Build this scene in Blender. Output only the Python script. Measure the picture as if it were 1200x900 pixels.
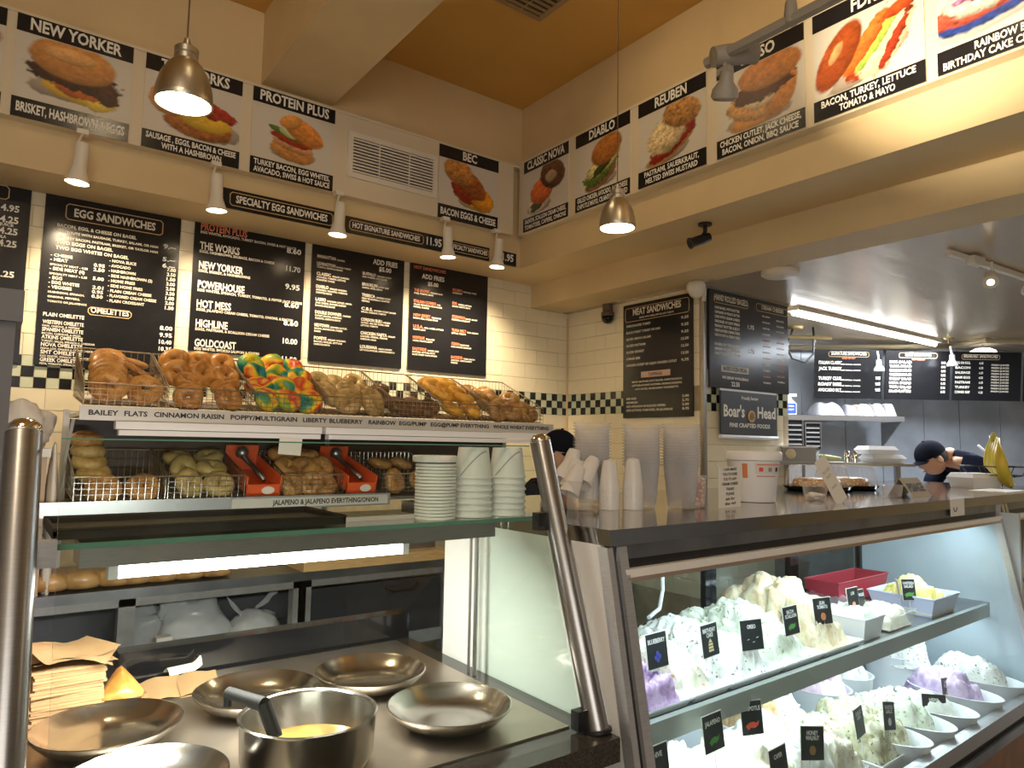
import bpy, bmesh, math, random
import numpy as np
from mathutils import Vector, Matrix, noise, Euler
for o in list(bpy.data.objects): bpy.data.objects.remove(o)
scene = bpy.context.scene
COL = scene.collection
R = math.radians
random.seed(7)

# ------------------------------------------------------------------ camera
EYE = Vector((0, 0, 1.5)); FPX = 825.75
yaw, pitch, roll = 0.640812657, 0.0865288, 0.0169534
fw = Vector((math.sin(yaw)*math.cos(pitch), math.cos(yaw)*math.cos(pitch), math.sin(pitch)))
rt = Vector((math.cos(yaw), -math.sin(yaw), 0)); up = rt.cross(fw)
r2 = rt*math.cos(roll) + up*math.sin(roll); u2 = -rt*math.sin(roll) + up*math.cos(roll)
cd = bpy.data.cameras.new('camera'); cam = bpy.data.objects.new('camera', cd); COL.objects.link(cam)
cam.matrix_world = Matrix(((r2.x, u2.x, -fw.x, EYE.x), (r2.y, u2.y, -fw.y, EYE.y), (r2.z, u2.z, -fw.z, EYE.z), (0, 0, 0, 1)))
cd.sensor_width = 36; cd.lens = 36*FPX/1200; cd.clip_start = .05
scene.camera = cam

# ------------------------------------------------------------------ world, exposure
w = bpy.data.worlds.new('world'); scene.world = w; w.use_nodes = True
w.node_tree.nodes['Background'].inputs[0].default_value = (1, .72, .42, 1)
w.node_tree.nodes['Background'].inputs[1].default_value = .05
vs = scene.view_settings
vs.view_transform = 'Standard'; vs.look = 'None'; vs.gamma = 1; vs.use_curve_mapping = False
vs.exposure = 0.0
scene.cycles.transparent_max_bounces = 48

# ------------------------------------------------------------------ large lights (shop lamps behind and above the photographer, plus two added fill lights)
def area(name, loc, size, power, color, rot=(0, 0, 0), sy=None):
    l = bpy.data.lights.new(name, 'AREA'); l.energy = power; l.color = color; l.size = size
    if sy: l.shape = 'RECTANGLE'; l.size_y = sy
    o = bpy.data.objects.new(name, l); o.location = loc; o.rotation_euler = rot; COL.objects.link(o); return o
WARM = (1, .74, .44)
area('shop_ceiling_lamp', (-.5, .3, 3.3), .6, 19, (1, .80, .56))
area('shop_ceiling_lamp', (-1.4, -.8, 3.3), .6, 24, (1, .80, .56))
area('shop_ceiling_lamp', (4.2, -.6, 2.4), .5, 12, (1, .8, .55))
area('front_fill_light', (-1.2, -2.6, 2.0), 3.0, 52, (1, .95, .88), (R(82), 0, R(-25)), 1.6)  # fill added behind the camera to brighten surfaces facing it, no real window
area('kitchen_fill_light', (6.0, 1.6, 2.44), .4, 45, (.85, .92, 1), sy=1.2)  # fill added out of view to brighten kitchen wall and ceiling, no real fitting

# ------------------------------------------------------------------ pixel-ray helpers: a point on a real plane of the shop
def ray(px, py): return r2*((px-600)/FPX) - u2*((py-450)/FPX) + fw
def at(px, py, ax, v):
    d = ray(px, py); t = (v-EYE[ax])/d[ax]; return EYE + d*t
def dep(px, py, z): return EYE + ray(px, py)*z
CA = R(2); CO = Vector((1.13, 1.14, 0)); CM = Matrix.Translation(CO) @ Matrix.Rotation(CA, 4, 'Z'); CI = CM.inverted()
def atl(px, py, ax, v):          # the same in the frame of the long deli case
    o = CI @ EYE; d = CI.to_3x3() @ ray(px, py); t = (v-o[ax])/d[ax]; return o + d*t

# ------------------------------------------------------------------ materials
MATS = {}
def nodes(m): m.use_nodes = True; return m.node_tree.nodes, m.node_tree.links
def mat(name, col, rough=.5, metal=0, var=0, vscale=20, bump=0, bscale=60, emis=0, ecol=None, spec=None, col2=None, stretch=None, coat=0, sss=0, aniso=0, attr=False):
    if name in MATS: return MATS[name]
    m = bpy.data.materials.new(name); N, L = nodes(m); b = N['Principled BSDF']
    b.inputs['Base Color'].default_value = (*col, 1); b.inputs['Roughness'].default_value = rough; b.inputs['Metallic'].default_value = metal
    if spec is not None: b.inputs['Specular IOR Level'].default_value = spec
    if coat: b.inputs['Coat Weight'].default_value = coat; b.inputs['Coat Roughness'].default_value = .12
    if sss: b.inputs['Subsurface Weight'].default_value = sss; b.inputs['Subsurface Scale'].default_value = .01
    if emis: b.inputs['Emission Color'].default_value = (*(ecol or col), 1); b.inputs['Emission Strength'].default_value = emis
    if aniso: b.inputs['Anisotropic'].default_value = aniso
    if attr:
        a = N.new('ShaderNodeAttribute'); a.attribute_name = 'Col'; L.new(a.outputs['Color'], b.inputs['Base Color'])
    if var or col2 or bump:
        tc = N.new('ShaderNodeTexCoord'); mp = N.new('ShaderNodeMapping'); L.new(tc.outputs['Object'], mp.inputs[0])
        if stretch: mp.inputs['Scale'].default_value = stretch
    if var or col2:
        n = N.new('ShaderNodeTexNoise'); n.inputs['Scale'].default_value = vscale; n.inputs['Detail'].default_value = 5; L.new(mp.outputs[0], n.inputs[0])
        rp = N.new('ShaderNodeValToRGB'); L.new(n.outputs[0], rp.inputs[0])
        c2 = col2 or tuple(c*(1-var) for c in col); c1 = col if col2 else tuple(min(1, c*(1+var)) for c in col)
        rp.color_ramp.elements[0].color = (*c2, 1); rp.color_ramp.elements[0].position = .35
        rp.color_ramp.elements[1].color = (*c1, 1); rp.color_ramp.elements[1].position = .65
        L.new(rp.outputs[0], b.inputs['Base Color'])
    if bump:
        n2 = N.new('ShaderNodeTexNoise'); n2.inputs['Scale'].default_value = bscale; n2.inputs['Detail'].default_value = 4; L.new(mp.outputs[0], n2.inputs[0])
        bp = N.new('ShaderNodeBump'); bp.inputs['Strength'].default_value = bump; bp.inputs['Distance'].default_value = .01
        L.new(n2.outputs[0], bp.inputs['Height']); L.new(bp.outputs[0], b.inputs['Normal'])
    MATS[name] = m; return m
def glassmat(name, tint, base=.04, rough=.01):
    m = bpy.data.materials.new(name); N, L = nodes(m); N.remove(N['Principled BSDF'])
    t = N.new('ShaderNodeBsdfTransparent'); t.inputs[0].default_value = (*tint, 1)
    g = N.new('ShaderNodeBsdfGlossy'); g.inputs['Roughness'].default_value = rough
    lw = N.new('ShaderNodeFresnel'); lw.inputs[0].default_value = 1.45
    ma = N.new('ShaderNodeMath'); ma.operation = 'ADD'; ma.inputs[1].default_value = base-.03; ma.use_clamp = True; L.new(lw.outputs[0], ma.inputs[0])
    ge = N.new('ShaderNodeNewGeometry'); nb = N.new('ShaderNodeMath'); nb.operation = 'SUBTRACT'; nb.inputs[0].default_value = 1; L.new(ge.outputs['Backfacing'], nb.inputs[1])
    mm = N.new('ShaderNodeMath'); mm.operation = 'MULTIPLY'; L.new(ma.outputs[0], mm.inputs[0]); L.new(nb.outputs[0], mm.inputs[1])
    mx = N.new('ShaderNodeMixShader'); L.new(mm.outputs[0], mx.inputs[0]); L.new(t.outputs[0], mx.inputs[1]); L.new(g.outputs[0], mx.inputs[2])
    L.new(mx.outputs[0], N['Material Output'].inputs[0]); return m
def plasticfilm(name, tint, milky=.25, col=(.9, .9, .9), gain=.6):
    m = bpy.data.materials.new(name); N, L = nodes(m); b = N['Principled BSDF']
    b.inputs['Base Color'].default_value = (*col, 1); b.inputs['Roughness'].default_value = .2
    t = N.new('ShaderNodeBsdfTransparent'); t.inputs[0].default_value = (*tint, 1)
    lw = N.new('ShaderNodeLayerWeight'); lw.inputs[0].default_value = .35
    mr = N.new('ShaderNodeMapRange'); mr.inputs[3].default_value = milky; mr.inputs[4].default_value = min(1, milky+gain); L.new(lw.outputs['Facing'], mr.inputs[0])
    mx = N.new('ShaderNodeMixShader'); L.new(mr.outputs[0], mx.inputs[0]); L.new(t.outputs[0], mx.inputs[1]); L.new(b.outputs[0], mx.inputs[2])
    L.new(mx.outputs[0], N['Material Output'].inputs[0]); return m
paint = mat('cream_paint', (.72, .56, .31), .6, var=.04, vscale=3, bump=.08, bscale=35)
ceilp = mat('amber_ceiling_paint', (.66, .38, .09), .65, var=.05, vscale=2)
boardcream = mat('poster_backing', (.76, .66, .48), .45)
tilem = mat('glazed_cream_tile', (.86, .77, .56), .18, var=.03, vscale=6, coat=.3)
grout = mat('grout', (.46, .37, .24), .8, var=.1)
blackt = mat('black_tile', (.012, .012, .012), .15)
greent = mat('pale_green_tile', (.62, .66, .48), .2, var=.05, vscale=8)
steel = mat('brushed_steel', (.46, .45, .44), .33, 1, var=.08, vscale=30, stretch=(1, 1, 30))
steeld = mat('dull_steel', (.32, .33, .35), .38, 1, var=.25, vscale=4)
steelg = mat('grey_steel', (.34, .35, .36), .4, .5, var=.1)
bowlm = mat('bowl_steel', (.50, .47, .43), .2, 1, var=.1, vscale=12)
chrome = mat('chrome', (.8, .8, .8), .08, 1)
blackm = mat('black_plastic', (.012, .012, .013), .35)
blackgl = mat('black_gloss', (.008, .008, .009), .08)
granite = mat('black_granite', (.015, .014, .013), .12, col2=(.06, .05, .04), vscale=300)
whitep = mat('white_laminate', (.78, .77, .75), .35)
whitem = mat('white_enamel', (.82, .76, .64), .4)
whitepl = mat('white_plastic', (.85, .86, .88), .35)
brd = mat('menu_board_black', (.012, .012, .014), .22, var=.1)
ink = mat('menu_lettering', (.80, .74, .60), .5)
chalk = mat('chalk_lettering', (.85, .85, .82), .6)
redink = mat('red_lettering', (.75, .22, .10), .5)
gold = mat('gold_frame', (.62, .42, .20), .5)
bright = mat('banner_lettering', (.90, .86, .76), .5)
darkink = mat('dark_ink', (.03, .025, .02), .6)
printm = mat('photo_print', (.8, .8, .8), .4, attr=True)
glass = glassmat('clear_glass', (.93, .97, .95), .045)
glassb = glassmat('bluish_glass', (.90, .96, .97), .05)
gedge = mat('glass_edge_green', (.10, .24, .18), .15)
aluminium = mat('pendant_aluminium', (.55, .52, .46), .35, 1)
lamp_glow = mat('lamp_glow', (1, .85, .6), .5, emis=30, ecol=(1, .78, .45))
spot_glow = mat('spot_glow', (1, .85, .6), .5, emis=22, ecol=(1, .78, .48))
tube_glow = mat('tube_glow', (1, 1, 1), .5, emis=20, ecol=(1, .97, .9))
ktube_glow = mat('kitchen_tube_glow', (1, 1, 1), .5, emis=16, ecol=(.93, .97, 1))
case_glow = mat('case_tube_glow', (1, 1, 1), .5, emis=3, ecol=(.82, .95, 1))
wire = mat('bronze_wire', (.42, .33, .22), .35, .9)
kraft = mat('kraft_paper', (.36, .22, .10), .8, var=.06, vscale=15, bump=.1)
wood = mat('butcher_block', (.72, .48, .22), .4, var=.15, vscale=14, stretch=(1, 12, 12))
paperm = mat('white_paper', (.80, .78, .72), .7)
papercup = mat('paper_cup', (.84, .83, .81), .45)
clearp = plasticfilm('clear_plastic', (.975, .972, .97), .045, (.99, .99, 1.0), .30)
frost = plasticfilm('frosted_plastic', (.9, .9, .9), .62, (.92, .90, .87))
bagfilm = plasticfilm('bag_film', (.88, .9, .92), .45, (.90, .91, .92))
redm = mat('red_plastic', (.75, .10, .04), .35)
floor_m = mat('floor_tile', (.28, .26, .24), .5, var=.2)
kceil = mat('kitchen_ceiling_sheet', (.66, .54, .38), .24, .45, bump=.6, bscale=7, stretch=(.18, 1, 1))

# ------------------------------------------------------------------ mesh builder
def lin(c): return tuple(((x/12.92) if x <= .04045 else ((x+.055)/1.055)**2.4) for x in c)
class MB:
    def __init__(s): s.v = []; s.f = []; s.mi = []; s.cur = 0
    def add(s, vs, fs, M=None):
        b = len(s.v)
        if M is not None: vs = [M @ Vector(p) for p in vs]
        s.v += [tuple(p) for p in vs]
        for f in fs: s.f.append(tuple(i+b for i in f)); s.mi.append(s.cur)
        return s
    def box(s, x0, x1, y0, y1, z0, z1, M=None):
        v = [(x0, y0, z0), (x1, y0, z0), (x1, y1, z0), (x0, y1, z0), (x0, y0, z1), (x1, y0, z1), (x1, y1, z1), (x0, y1, z1)]
        return s.add(v, [(0, 3, 2, 1), (4, 5, 6, 7), (0, 1, 5, 4), (1, 2, 6, 5), (2, 3, 7, 6), (3, 0, 4, 7)], M)
    def hexa(s, v, M=None): return s.add(v, [(0, 3, 2, 1), (4, 5, 6, 7), (0, 1, 5, 4), (1, 2, 6, 5), (2, 3, 7, 6), (3, 0, 4, 7)], M)
    def tube(s, pts, r, n=6, closed=False, caps=True, M=None):
        pts = [Vector(p) for p in pts]; k = len(pts); vs = []; fs = []; prev = None
        for i, p in enumerate(pts):
            a = pts[(i-1) % k] if (closed or i > 0) else p; b = pts[(i+1) % k] if (closed or i < k-1) else p
            d = (b-a).normalized()
            if prev is None: q = d.orthogonal().normalized()
            else:
                q = prev - d*prev.dot(d); q = q.normalized() if q.length > 1e-6 else d.orthogonal().normalized()
            prev = q; e = d.cross(q); rr = r[i] if isinstance(r, (list, tuple)) else r
            for j in range(n):
                t = 2*math.pi*j/n; vs.append(p + (q*math.cos(t) + e*math.sin(t))*rr)
        for i in range(k if closed else k-1):
            for j in range(n):
                a = i*n+j; b = i*n+(j+1) % n; c = ((i+1) % k)*n+(j+1) % n; d = ((i+1) % k)*n+j; fs.append((a, b, c, d))
        if caps and not closed: fs.append(tuple(range(n-1, -1, -1))); fs.append(tuple(range((k-1)*n, k*n)))
        return s.add(vs, fs, M)
    def lathe(s, prof, n=24, M=None, sx=1, sy=1, caps=True):
        vs = []; fs = []; k = len(prof)
        for r, z in prof:
            for j in range(n):
                t = 2*math.pi*j/n; vs.append((r*math.cos(t)*sx, r*math.sin(t)*sy, z))
        for i in range(k-1):
            for j in range(n): fs.append((i*n+j, i*n+(j+1) % n, (i+1)*n+(j+1) % n, (i+1)*n+j))
        if prof[0] == prof[-1]: caps = False
        if caps and prof[0][0] > 1e-5: fs.append(tuple(range(n-1, -1, -1)))
        if caps and prof[-1][0] > 1e-5: fs.append(tuple(range((k-1)*n, k*n)))
        return s.add(vs, fs, M)
    def grid(s, fn, nu, nv, M=None, wrapu=False, wrapv=False):
        vs = [fn(i/(nu if wrapu else nu-1), j/(nv if wrapv else nv-1)) for i in range(nu) for j in range(nv)]; fs = []
        for i in range(nu if wrapu else nu-1):
            for j in range(nv if wrapv else nv-1):
                a = i*nv+j; b = ((i+1) % nu)*nv+j; c = ((i+1) % nu)*nv+(j+1) % nv; d = i*nv+(j+1) % nv; fs.append((a, b, c, d))
        return s.add(vs, fs, M)
    def prism(s, pts, y0, y1, M=None):      # polygon in xz, extruded along y
        n = len(pts); vs = [(x, y0, z) for x, z in pts] + [(x, y1, z) for x, z in pts]
        fs = [tuple(range(n)), tuple(range(2*n-1, n-1, -1))] + [(i, n+i, n+(i+1) % n, (i+1) % n) for i in range(n)]
        return s.add(vs, fs, M)
    def prismx(s, pts, x0, x1, M=None):     # polygon in yz, extruded along x
        n = len(pts); vs = [(x0, y, z) for y, z in pts] + [(x1, y, z) for y, z in pts]
        fs = [tuple(range(n-1, -1, -1)), tuple(range(n, 2*n))] + [(i, (i+1) % n, n+(i+1) % n, n+i) for i in range(n)]
        return s.add(vs, fs, M)
    def mesh(s, name, mats, smooth=False):
        me = bpy.data.meshes.new(name); me.from_pydata(s.v, [], s.f)
        for m in (mats if isinstance(mats, (list, tuple)) else [mats]): me.materials.append(m)
        if isinstance(mats, (list, tuple)): me.polygons.foreach_set('material_index', s.mi)
        if smooth:
            me.polygons.foreach_set('use_smooth', [True]*len(me.polygons))
            if smooth is not True: me.set_sharp_from_angle(angle=R(smooth))
        me.update(); return me
    def build(s, name, mats, parent=None, smooth=False): return link(name, s.mesh(name, mats, smooth), parent)
def link(name, me, parent=None, loc=None, rot=None):
    o = bpy.data.objects.new(name, me); COL.objects.link(o)
    if parent: o.parent = parent
    if loc is not None: o.location = loc
    if rot is not None: o.rotation_euler = rot
    return o
def tag(o, label=None, cat=None, group=None, kind=None):
    if label: o['label'] = label
    if cat: o['category'] = cat
    if group: o['group'] = group
    if kind: o['kind'] = kind
    return o
def thing(name, label, cat, loc=(0, 0, 0), rz=0, group=None, M=None):
    o = bpy.data.objects.new(name, None); o.empty_display_size = .05; COL.objects.link(o)
    if M is not None: o.matrix_world = M
    else: o.location = loc; o.rotation_euler = (0, 0, rz)
    return tag(o, label, cat, group)
def copy_tree(o, parent=None):
    c = o.copy(); COL.objects.link(c)
    if parent: c.parent = parent
    for ch in list(o.children): copy_tree(ch, c)
    return c
def cl(x, y, z, rz=0): return CM @ Matrix.Translation((x, y, z)) @ Matrix.Rotation(rz, 4, 'Z')   # place in the deli case frame
def struct(name, mb, m, parent=None, smooth=False):
    o = mb.build(name, m, parent, smooth)
    if not parent: o['kind'] = 'structure'
    return o

# ------------------------------------------------------------------ lettering
TC = {}
def glyphs(s, bold=.03):
    if s in TC: return TC[s]
    cu = bpy.data.curves.new('t', 'FONT'); cu.body = s; cu.resolution_u = 2; cu.offset = bold; cu.size = 1
    ob = bpy.data.objects.new('t', cu); me = bpy.data.meshes.new_from_object(ob)
    vs = [v.co.copy() for v in me.vertices]; fs = [tuple(p.vertices) for p in me.polygons]
    bpy.data.objects.remove(ob); bpy.data.curves.remove(cu); bpy.data.meshes.remove(me)
    x0 = min((v.x for v in vs), default=0); x1 = max((v.x for v in vs), default=1)
    TC[s] = (vs, fs, x0, x1); return TC[s]
def letters(mb, s, x, z, h, wd=None, al='L', y=0, slant=0):
    """text in the xz plane facing -y; z is the baseline, h the cap height, wd the width it is fitted to"""
    vs, fs, x0, x1 = glyphs(s); h *= 1.12; sc = h/.70; sx = (wd/(x1-x0)) if wd else sc*.62; W_ = (x1-x0)*sx
    ox = x if al == 'L' else (x-W_/2 if al == 'C' else x-W_)
    mb.add([(ox+(v.x-x0)*sx, y, z+v.y*sc+(v.x-x0)*sx*slant) for v in vs], fs)
def frame_line(mb, x0, x1, z0, z1, t, y, cut=.012):
    def ring(a):
        c = cut
        return [(x0+a, z0+c+a*.4), (x0+c+a*.4, z0+a), (x1-c-a*.4, z0+a), (x1-a, z0+c+a*.4), (x1-a, z1-c-a*.4), (x1-c-a*.4, z1-a), (x0+c+a*.4, z1-a), (x0+a, z1-c-a*.4)]
    A, B = ring(0), ring(t); n = 8
    mb.add([(p[0], y, p[1]) for p in A+B], [(i, (i+1) % n, n+(i+1) % n, n+i) for i in range(n)])

# ------------------------------------------------------------------ STRUCTURE
struct('floor', MB().box(-2.4, 9.5, -3.2, 8, -.05, 0), floor_m)
struct('ceiling', MB().box(-2.4, 3.1, -3.2, 3.9, 3.7, 3.76), ceilp)
shopwall = mat('grey_shop_wall', (.50, .50, .50), .6)
struct('wall_left', MB().box(-2.46, -2.4, -3.2, 3.9, 0, 3.7), shopwall)
struct('wall_front', MB().box(-2.4, 9.5, -3.26, -3.2, 0, 3.7), shopwall)
struct('wall_soffit_back', MB().box(-2.4, 2.70, 3.56, 3.9, 2.636, 3.7), paint)
struct('wall_soffit_right', MB().box(2.70, 3.06, -3.2, 3.9, 2.636, 3.7), paint)
struct('ceiling_beam', MB().box(1.02, 1.40, -3.2, 3.56, 3.32, 3.7), paint)
struct('ceiling_lower', MB().box(3.06, 3.35, -3.2, 3.9, 2.475, 3.0), paint)
struct('ceiling_kitchen', MB().box(3.35, 9.5, -3.2, 8, 2.475, 2.53), kceil)
# poster rails: cream boards that stand proud of the soffits
struct('trim_1', MB().box(-2.4, 2.60, 3.505, 3.56, 2.825, 3.27).box(-2.4, 2.66, 3.50, 3.56, 3.27, 3.285), boardcream)
struct('trim_2', MB().box(2.645, 2.70, -3.2, 3.505, 2.825, 3.29).box(2.64, 2.70, -3.2, 3.56, 3.29, 3.305), boardcream)
struct('trim_3', MB().box(3.40, 3.425, 2.655, 2.68, 0, 2.475), steel)      # steel corner guard on the tiled pillar
struct('trim_4', MB().tube([(3.405, 3.888, 1.0), (3.405, 3.888, 2.44)], .008, 6), mat('pipe_paint', (.7, .5, .3), .5))

def tiled(name, base, w_, segs, M, z0, z1, x0, x1, skip=()):
    """wall slab with single glazed tiles: courses 0.1 m high, 0.2 m long, three rows of small squares between 1.724 and 1.874"""
    wall = struct(name, base, grout)
    tm = MB().box(.001, .199, -.006, 0, .001, .0985).mesh('tile', tilem)
    hm = MB().box(.001, .099, -.006, 0, .001, .0985).mesh('tile', tilem)
    bm_ = MB().box(.001, .0485, -.006, 0, .001, .0485).mesh('mosaic_tile', blackt); gm = MB().box(.001, .0485, -.006, 0, .001, .0485).mesh('mosaic_tile', greent)
    def put(n, me, x, z):
        o = link(n, me, wall); o.matrix_world = M @ Matrix.Translation((x, 0, z))
    zs = []; z = 1.724-.1
    while z > z0: zs.append(z); z -= .1
    z = 1.874
    while z < z1-.02: zs.append(z); z += .1
    for k, z in enumerate(sorted(zs)):
        odd = int(round((z-1.0)/.1)) % 2
        x = x0
        if odd: put('tile', hm, x, z); x += .1
        while x+.2 <= x1+.001: put('tile', tm, x, z); x += .2
        if x1-x >= .09: put('tile', hm, x, z)
    nn = int((x1-x0)/.05)
    for i in range(nn):
        for j in range(3): put('mosaic_tile', bm_ if (i+j) % 2 else gm, x0+i*.05, 1.724+j*.05)
    return wall
tiled('wall_back', MB().box(-2.4, 3.5, 3.9, 4.0, 0, 2.70), 0, 0, Matrix.Translation((0, 3.9, 0)), 1.20, 2.636, -.184, 3.416)
MBr = Matrix.Translation((3.416, 0, 0)) @ Matrix.Rotation(-math.pi/2, 4, 'Z')     # local x runs towards the photographer
tiled('wall_right', MB().box(3.416, 3.50, 2.67, 3.9, 0, 2.475), 0, 0, Matrix.Translation((3.416, 3.895, 0)) @ Matrix.Rotation(-math.pi/2, 4, 'Z'), .60, 2.44, 0, 1.2)
tiled('wall_pillar', MB().box(3.45, 4.30, 2.67, 3.2, 0, 2.475), 0, 0, Matrix.Translation((3.43, 2.67, 0)), .50, 1.95, 0, .86)
# kitchen shell
dk = Vector((.866, -.5, 0)); nk = Vector((-.5, -.866, 0))       # the steel-clad wall runs aslant
PK = dep(1100, 460, 6.6); PK.z = 0
KM = Matrix(((dk.x, -nk.x, 0, PK.x), (dk.y, -nk.y, 0, PK.y), (0, 0, 1, 0), (0, 0, 0, 1)))
kw = struct('wall_kitchen', MB().box(-2.6, 3.0, .01, .1, 0, 2.475, KM), steelg)
ks = mat('steel_cladding', (.50, .55, .62), .33, .35, col2=(.36, .40, .46), vscale=3)
x = -2.5; i = 0
while x < 2.8:
    wd = .42 if i % 2 else .36
    o = MB().box(x+.004, x+wd-.004, 0, .01, 0, 2.47, KM).build('panel', ks, kw); x += wd; i += 1
struct('wall_kitchen_left', MB().box(4.30, 4.36, 2.9, 8, 0, 2.475), steelg)
struct('wall_kitchen_right', MB().box(9.4, 9.5, -3.2, 8, 0, 2.475), paint)
struct('wall_kitchen_far', MB().box(3.3, 9.5, 7.9, 8, 0, 2.475), paint)

# ------------------------------------------------------------------ air vents
def vent(name, label, M, w_, h_, nb, mt):
    t = thing(name, label, 'vent', M=M)
    f = MB(); b = .03
    f.box(0, w_, -.012, 0, 0, b).box(0, w_, -.012, 0, h_-b, h_).box(0, b, -.012, 0, b, h_-b).box(w_-b, w_, -.012, 0, b, h_-b)
    f.build('frame', mt, t)
    MB().box(b, w_-b, -.002, 0, b, h_-b).build('backing', blackm, t)
    sl = MB().box(b, w_-b, -.0105, -.003, 0, (h_-2*b)/nb*.5).mesh('slat', mt)
    for i in range(nb): link('slat', sl, t, (0, 0, b+(i+.25)*(h_-2*b)/nb), (0, 0, 0))
    for q in (1/3, 2/3): MB().box(w_*q-.004, w_*q+.004, -.0115, -.0105, b, h_-b).build('mullion', mt, t)
    return t
vent('wall_vent', 'cream louvred air vent set in the poster rail between the breakfast posters', Matrix.Translation((1.475, 3.505, 2.93)), .56, .255, 11, whitem)
vent('ceiling_vent', 'brown louvred vent in the high ceiling above the corner', Matrix.Translation((1.75, 2.72, 3.70)) @ Matrix.Rotation(R(90), 4, 'X'), .42, .42, 10, mat('brown_metal', (.35, .24, .12), .5))

# ------------------------------------------------------------------ food posters (flat prints painted on a fine grid)
rng = np.random.RandomState(3)
_lat = rng.rand(64, 64)
def vnoise(x, y):
    xi = np.floor(x).astype(int); yi = np.floor(y).astype(int); fx = x-xi; fy = y-yi
    fx = fx*fx*(3-2*fx); fy = fy*fy*(3-2*fy); g = lambda a, b: _lat[a % 64, b % 64]
    return (g(xi, yi)*(1-fx)+g(xi+1, yi)*fx)*(1-fy)+(g(xi, yi+1)*(1-fx)+g(xi+1, yi+1)*fx)*fy
def painted(shapes, w_, h_, nx=116, bg=(.86, .83, .77)):
    ny = int(nx*h_/w_); X, Y = np.meshgrid(np.linspace(0, 1, nx), np.linspace(0, 1, ny), indexing='ij')
    C = np.zeros((nx, ny, 3)); C[:] = lin(bg)
    for k, (cx, cy, rx, ry, rot, col, var, fz) in enumerate(shapes):
        a = R(rot); asp = h_/w_; dx = X-cx; dy = (Y-cy)*asp; u = (dx*math.cos(a)+dy*math.sin(a))/rx; v = (-dx*math.sin(a)+dy*math.cos(a))/ry
        n = vnoise(X*18+k*7.3, Y*18+k*3.1)-.5; n2 = vnoise(X*40+k*5, Y*40+11*k)-.5
        d = np.sqrt(u*u+v*v)+n*fz+n2*fz*.5; m = np.clip((1-d)/.10, 0, 1)[..., None]
        n3 = vnoise(X*60+k*3, Y*60+k)-.5; c = np.array(lin(col))[None, None, :]*(1+var*(n*.7+n2*.7+n3*.5)[..., None])*(1+.38*np.clip(v, -1, 1)[..., None]-.30*np.clip(d, 0, 1)[..., None]**4)
        C = C*(1-m)+np.clip(c, 0, 1)*m
    return C, nx, ny
def print_obj(shapes, x0, x1, z0, z1, y, parent, name='photo_print', nx=116, bg=(.86, .83, .77)):
    C, nx, ny = painted(shapes, x1-x0, z1-z0, nx, bg)
    vs = [(x0+(x1-x0)*i/(nx-1), y, z0+(z1-z0)*j/(ny-1)) for i in range(nx) for j in range(ny)]
    fs = [(i*ny+j, (i+1)*ny+j, (i+1)*ny+j+1, i*ny+j+1) for i in range(nx-1) for j in range(ny-1)]
    me = bpy.data.meshes.new(name); me.from_pydata(vs, [], fs); me.materials.append(printm)
    ca = me.color_attributes.new('Col', 'FLOAT_COLOR', 'POINT'); ca.data.foreach_set('color', np.concatenate([C.reshape(-1, 3), np.ones((nx*ny, 1))], 1).ravel())
    return link(name, me, parent)
TAN = (.84, .58, .30); BRN = (.30, .17, .10); YEL = (.93, .75, .22); RED = (.66, .20, .10); ORG = (.87, .45, .15); GRN = (.38, .50, .18); WHT = (.93, .88, .76); DTAN = (.70, .42, .18); SH = (.68, .62, .55)
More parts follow.
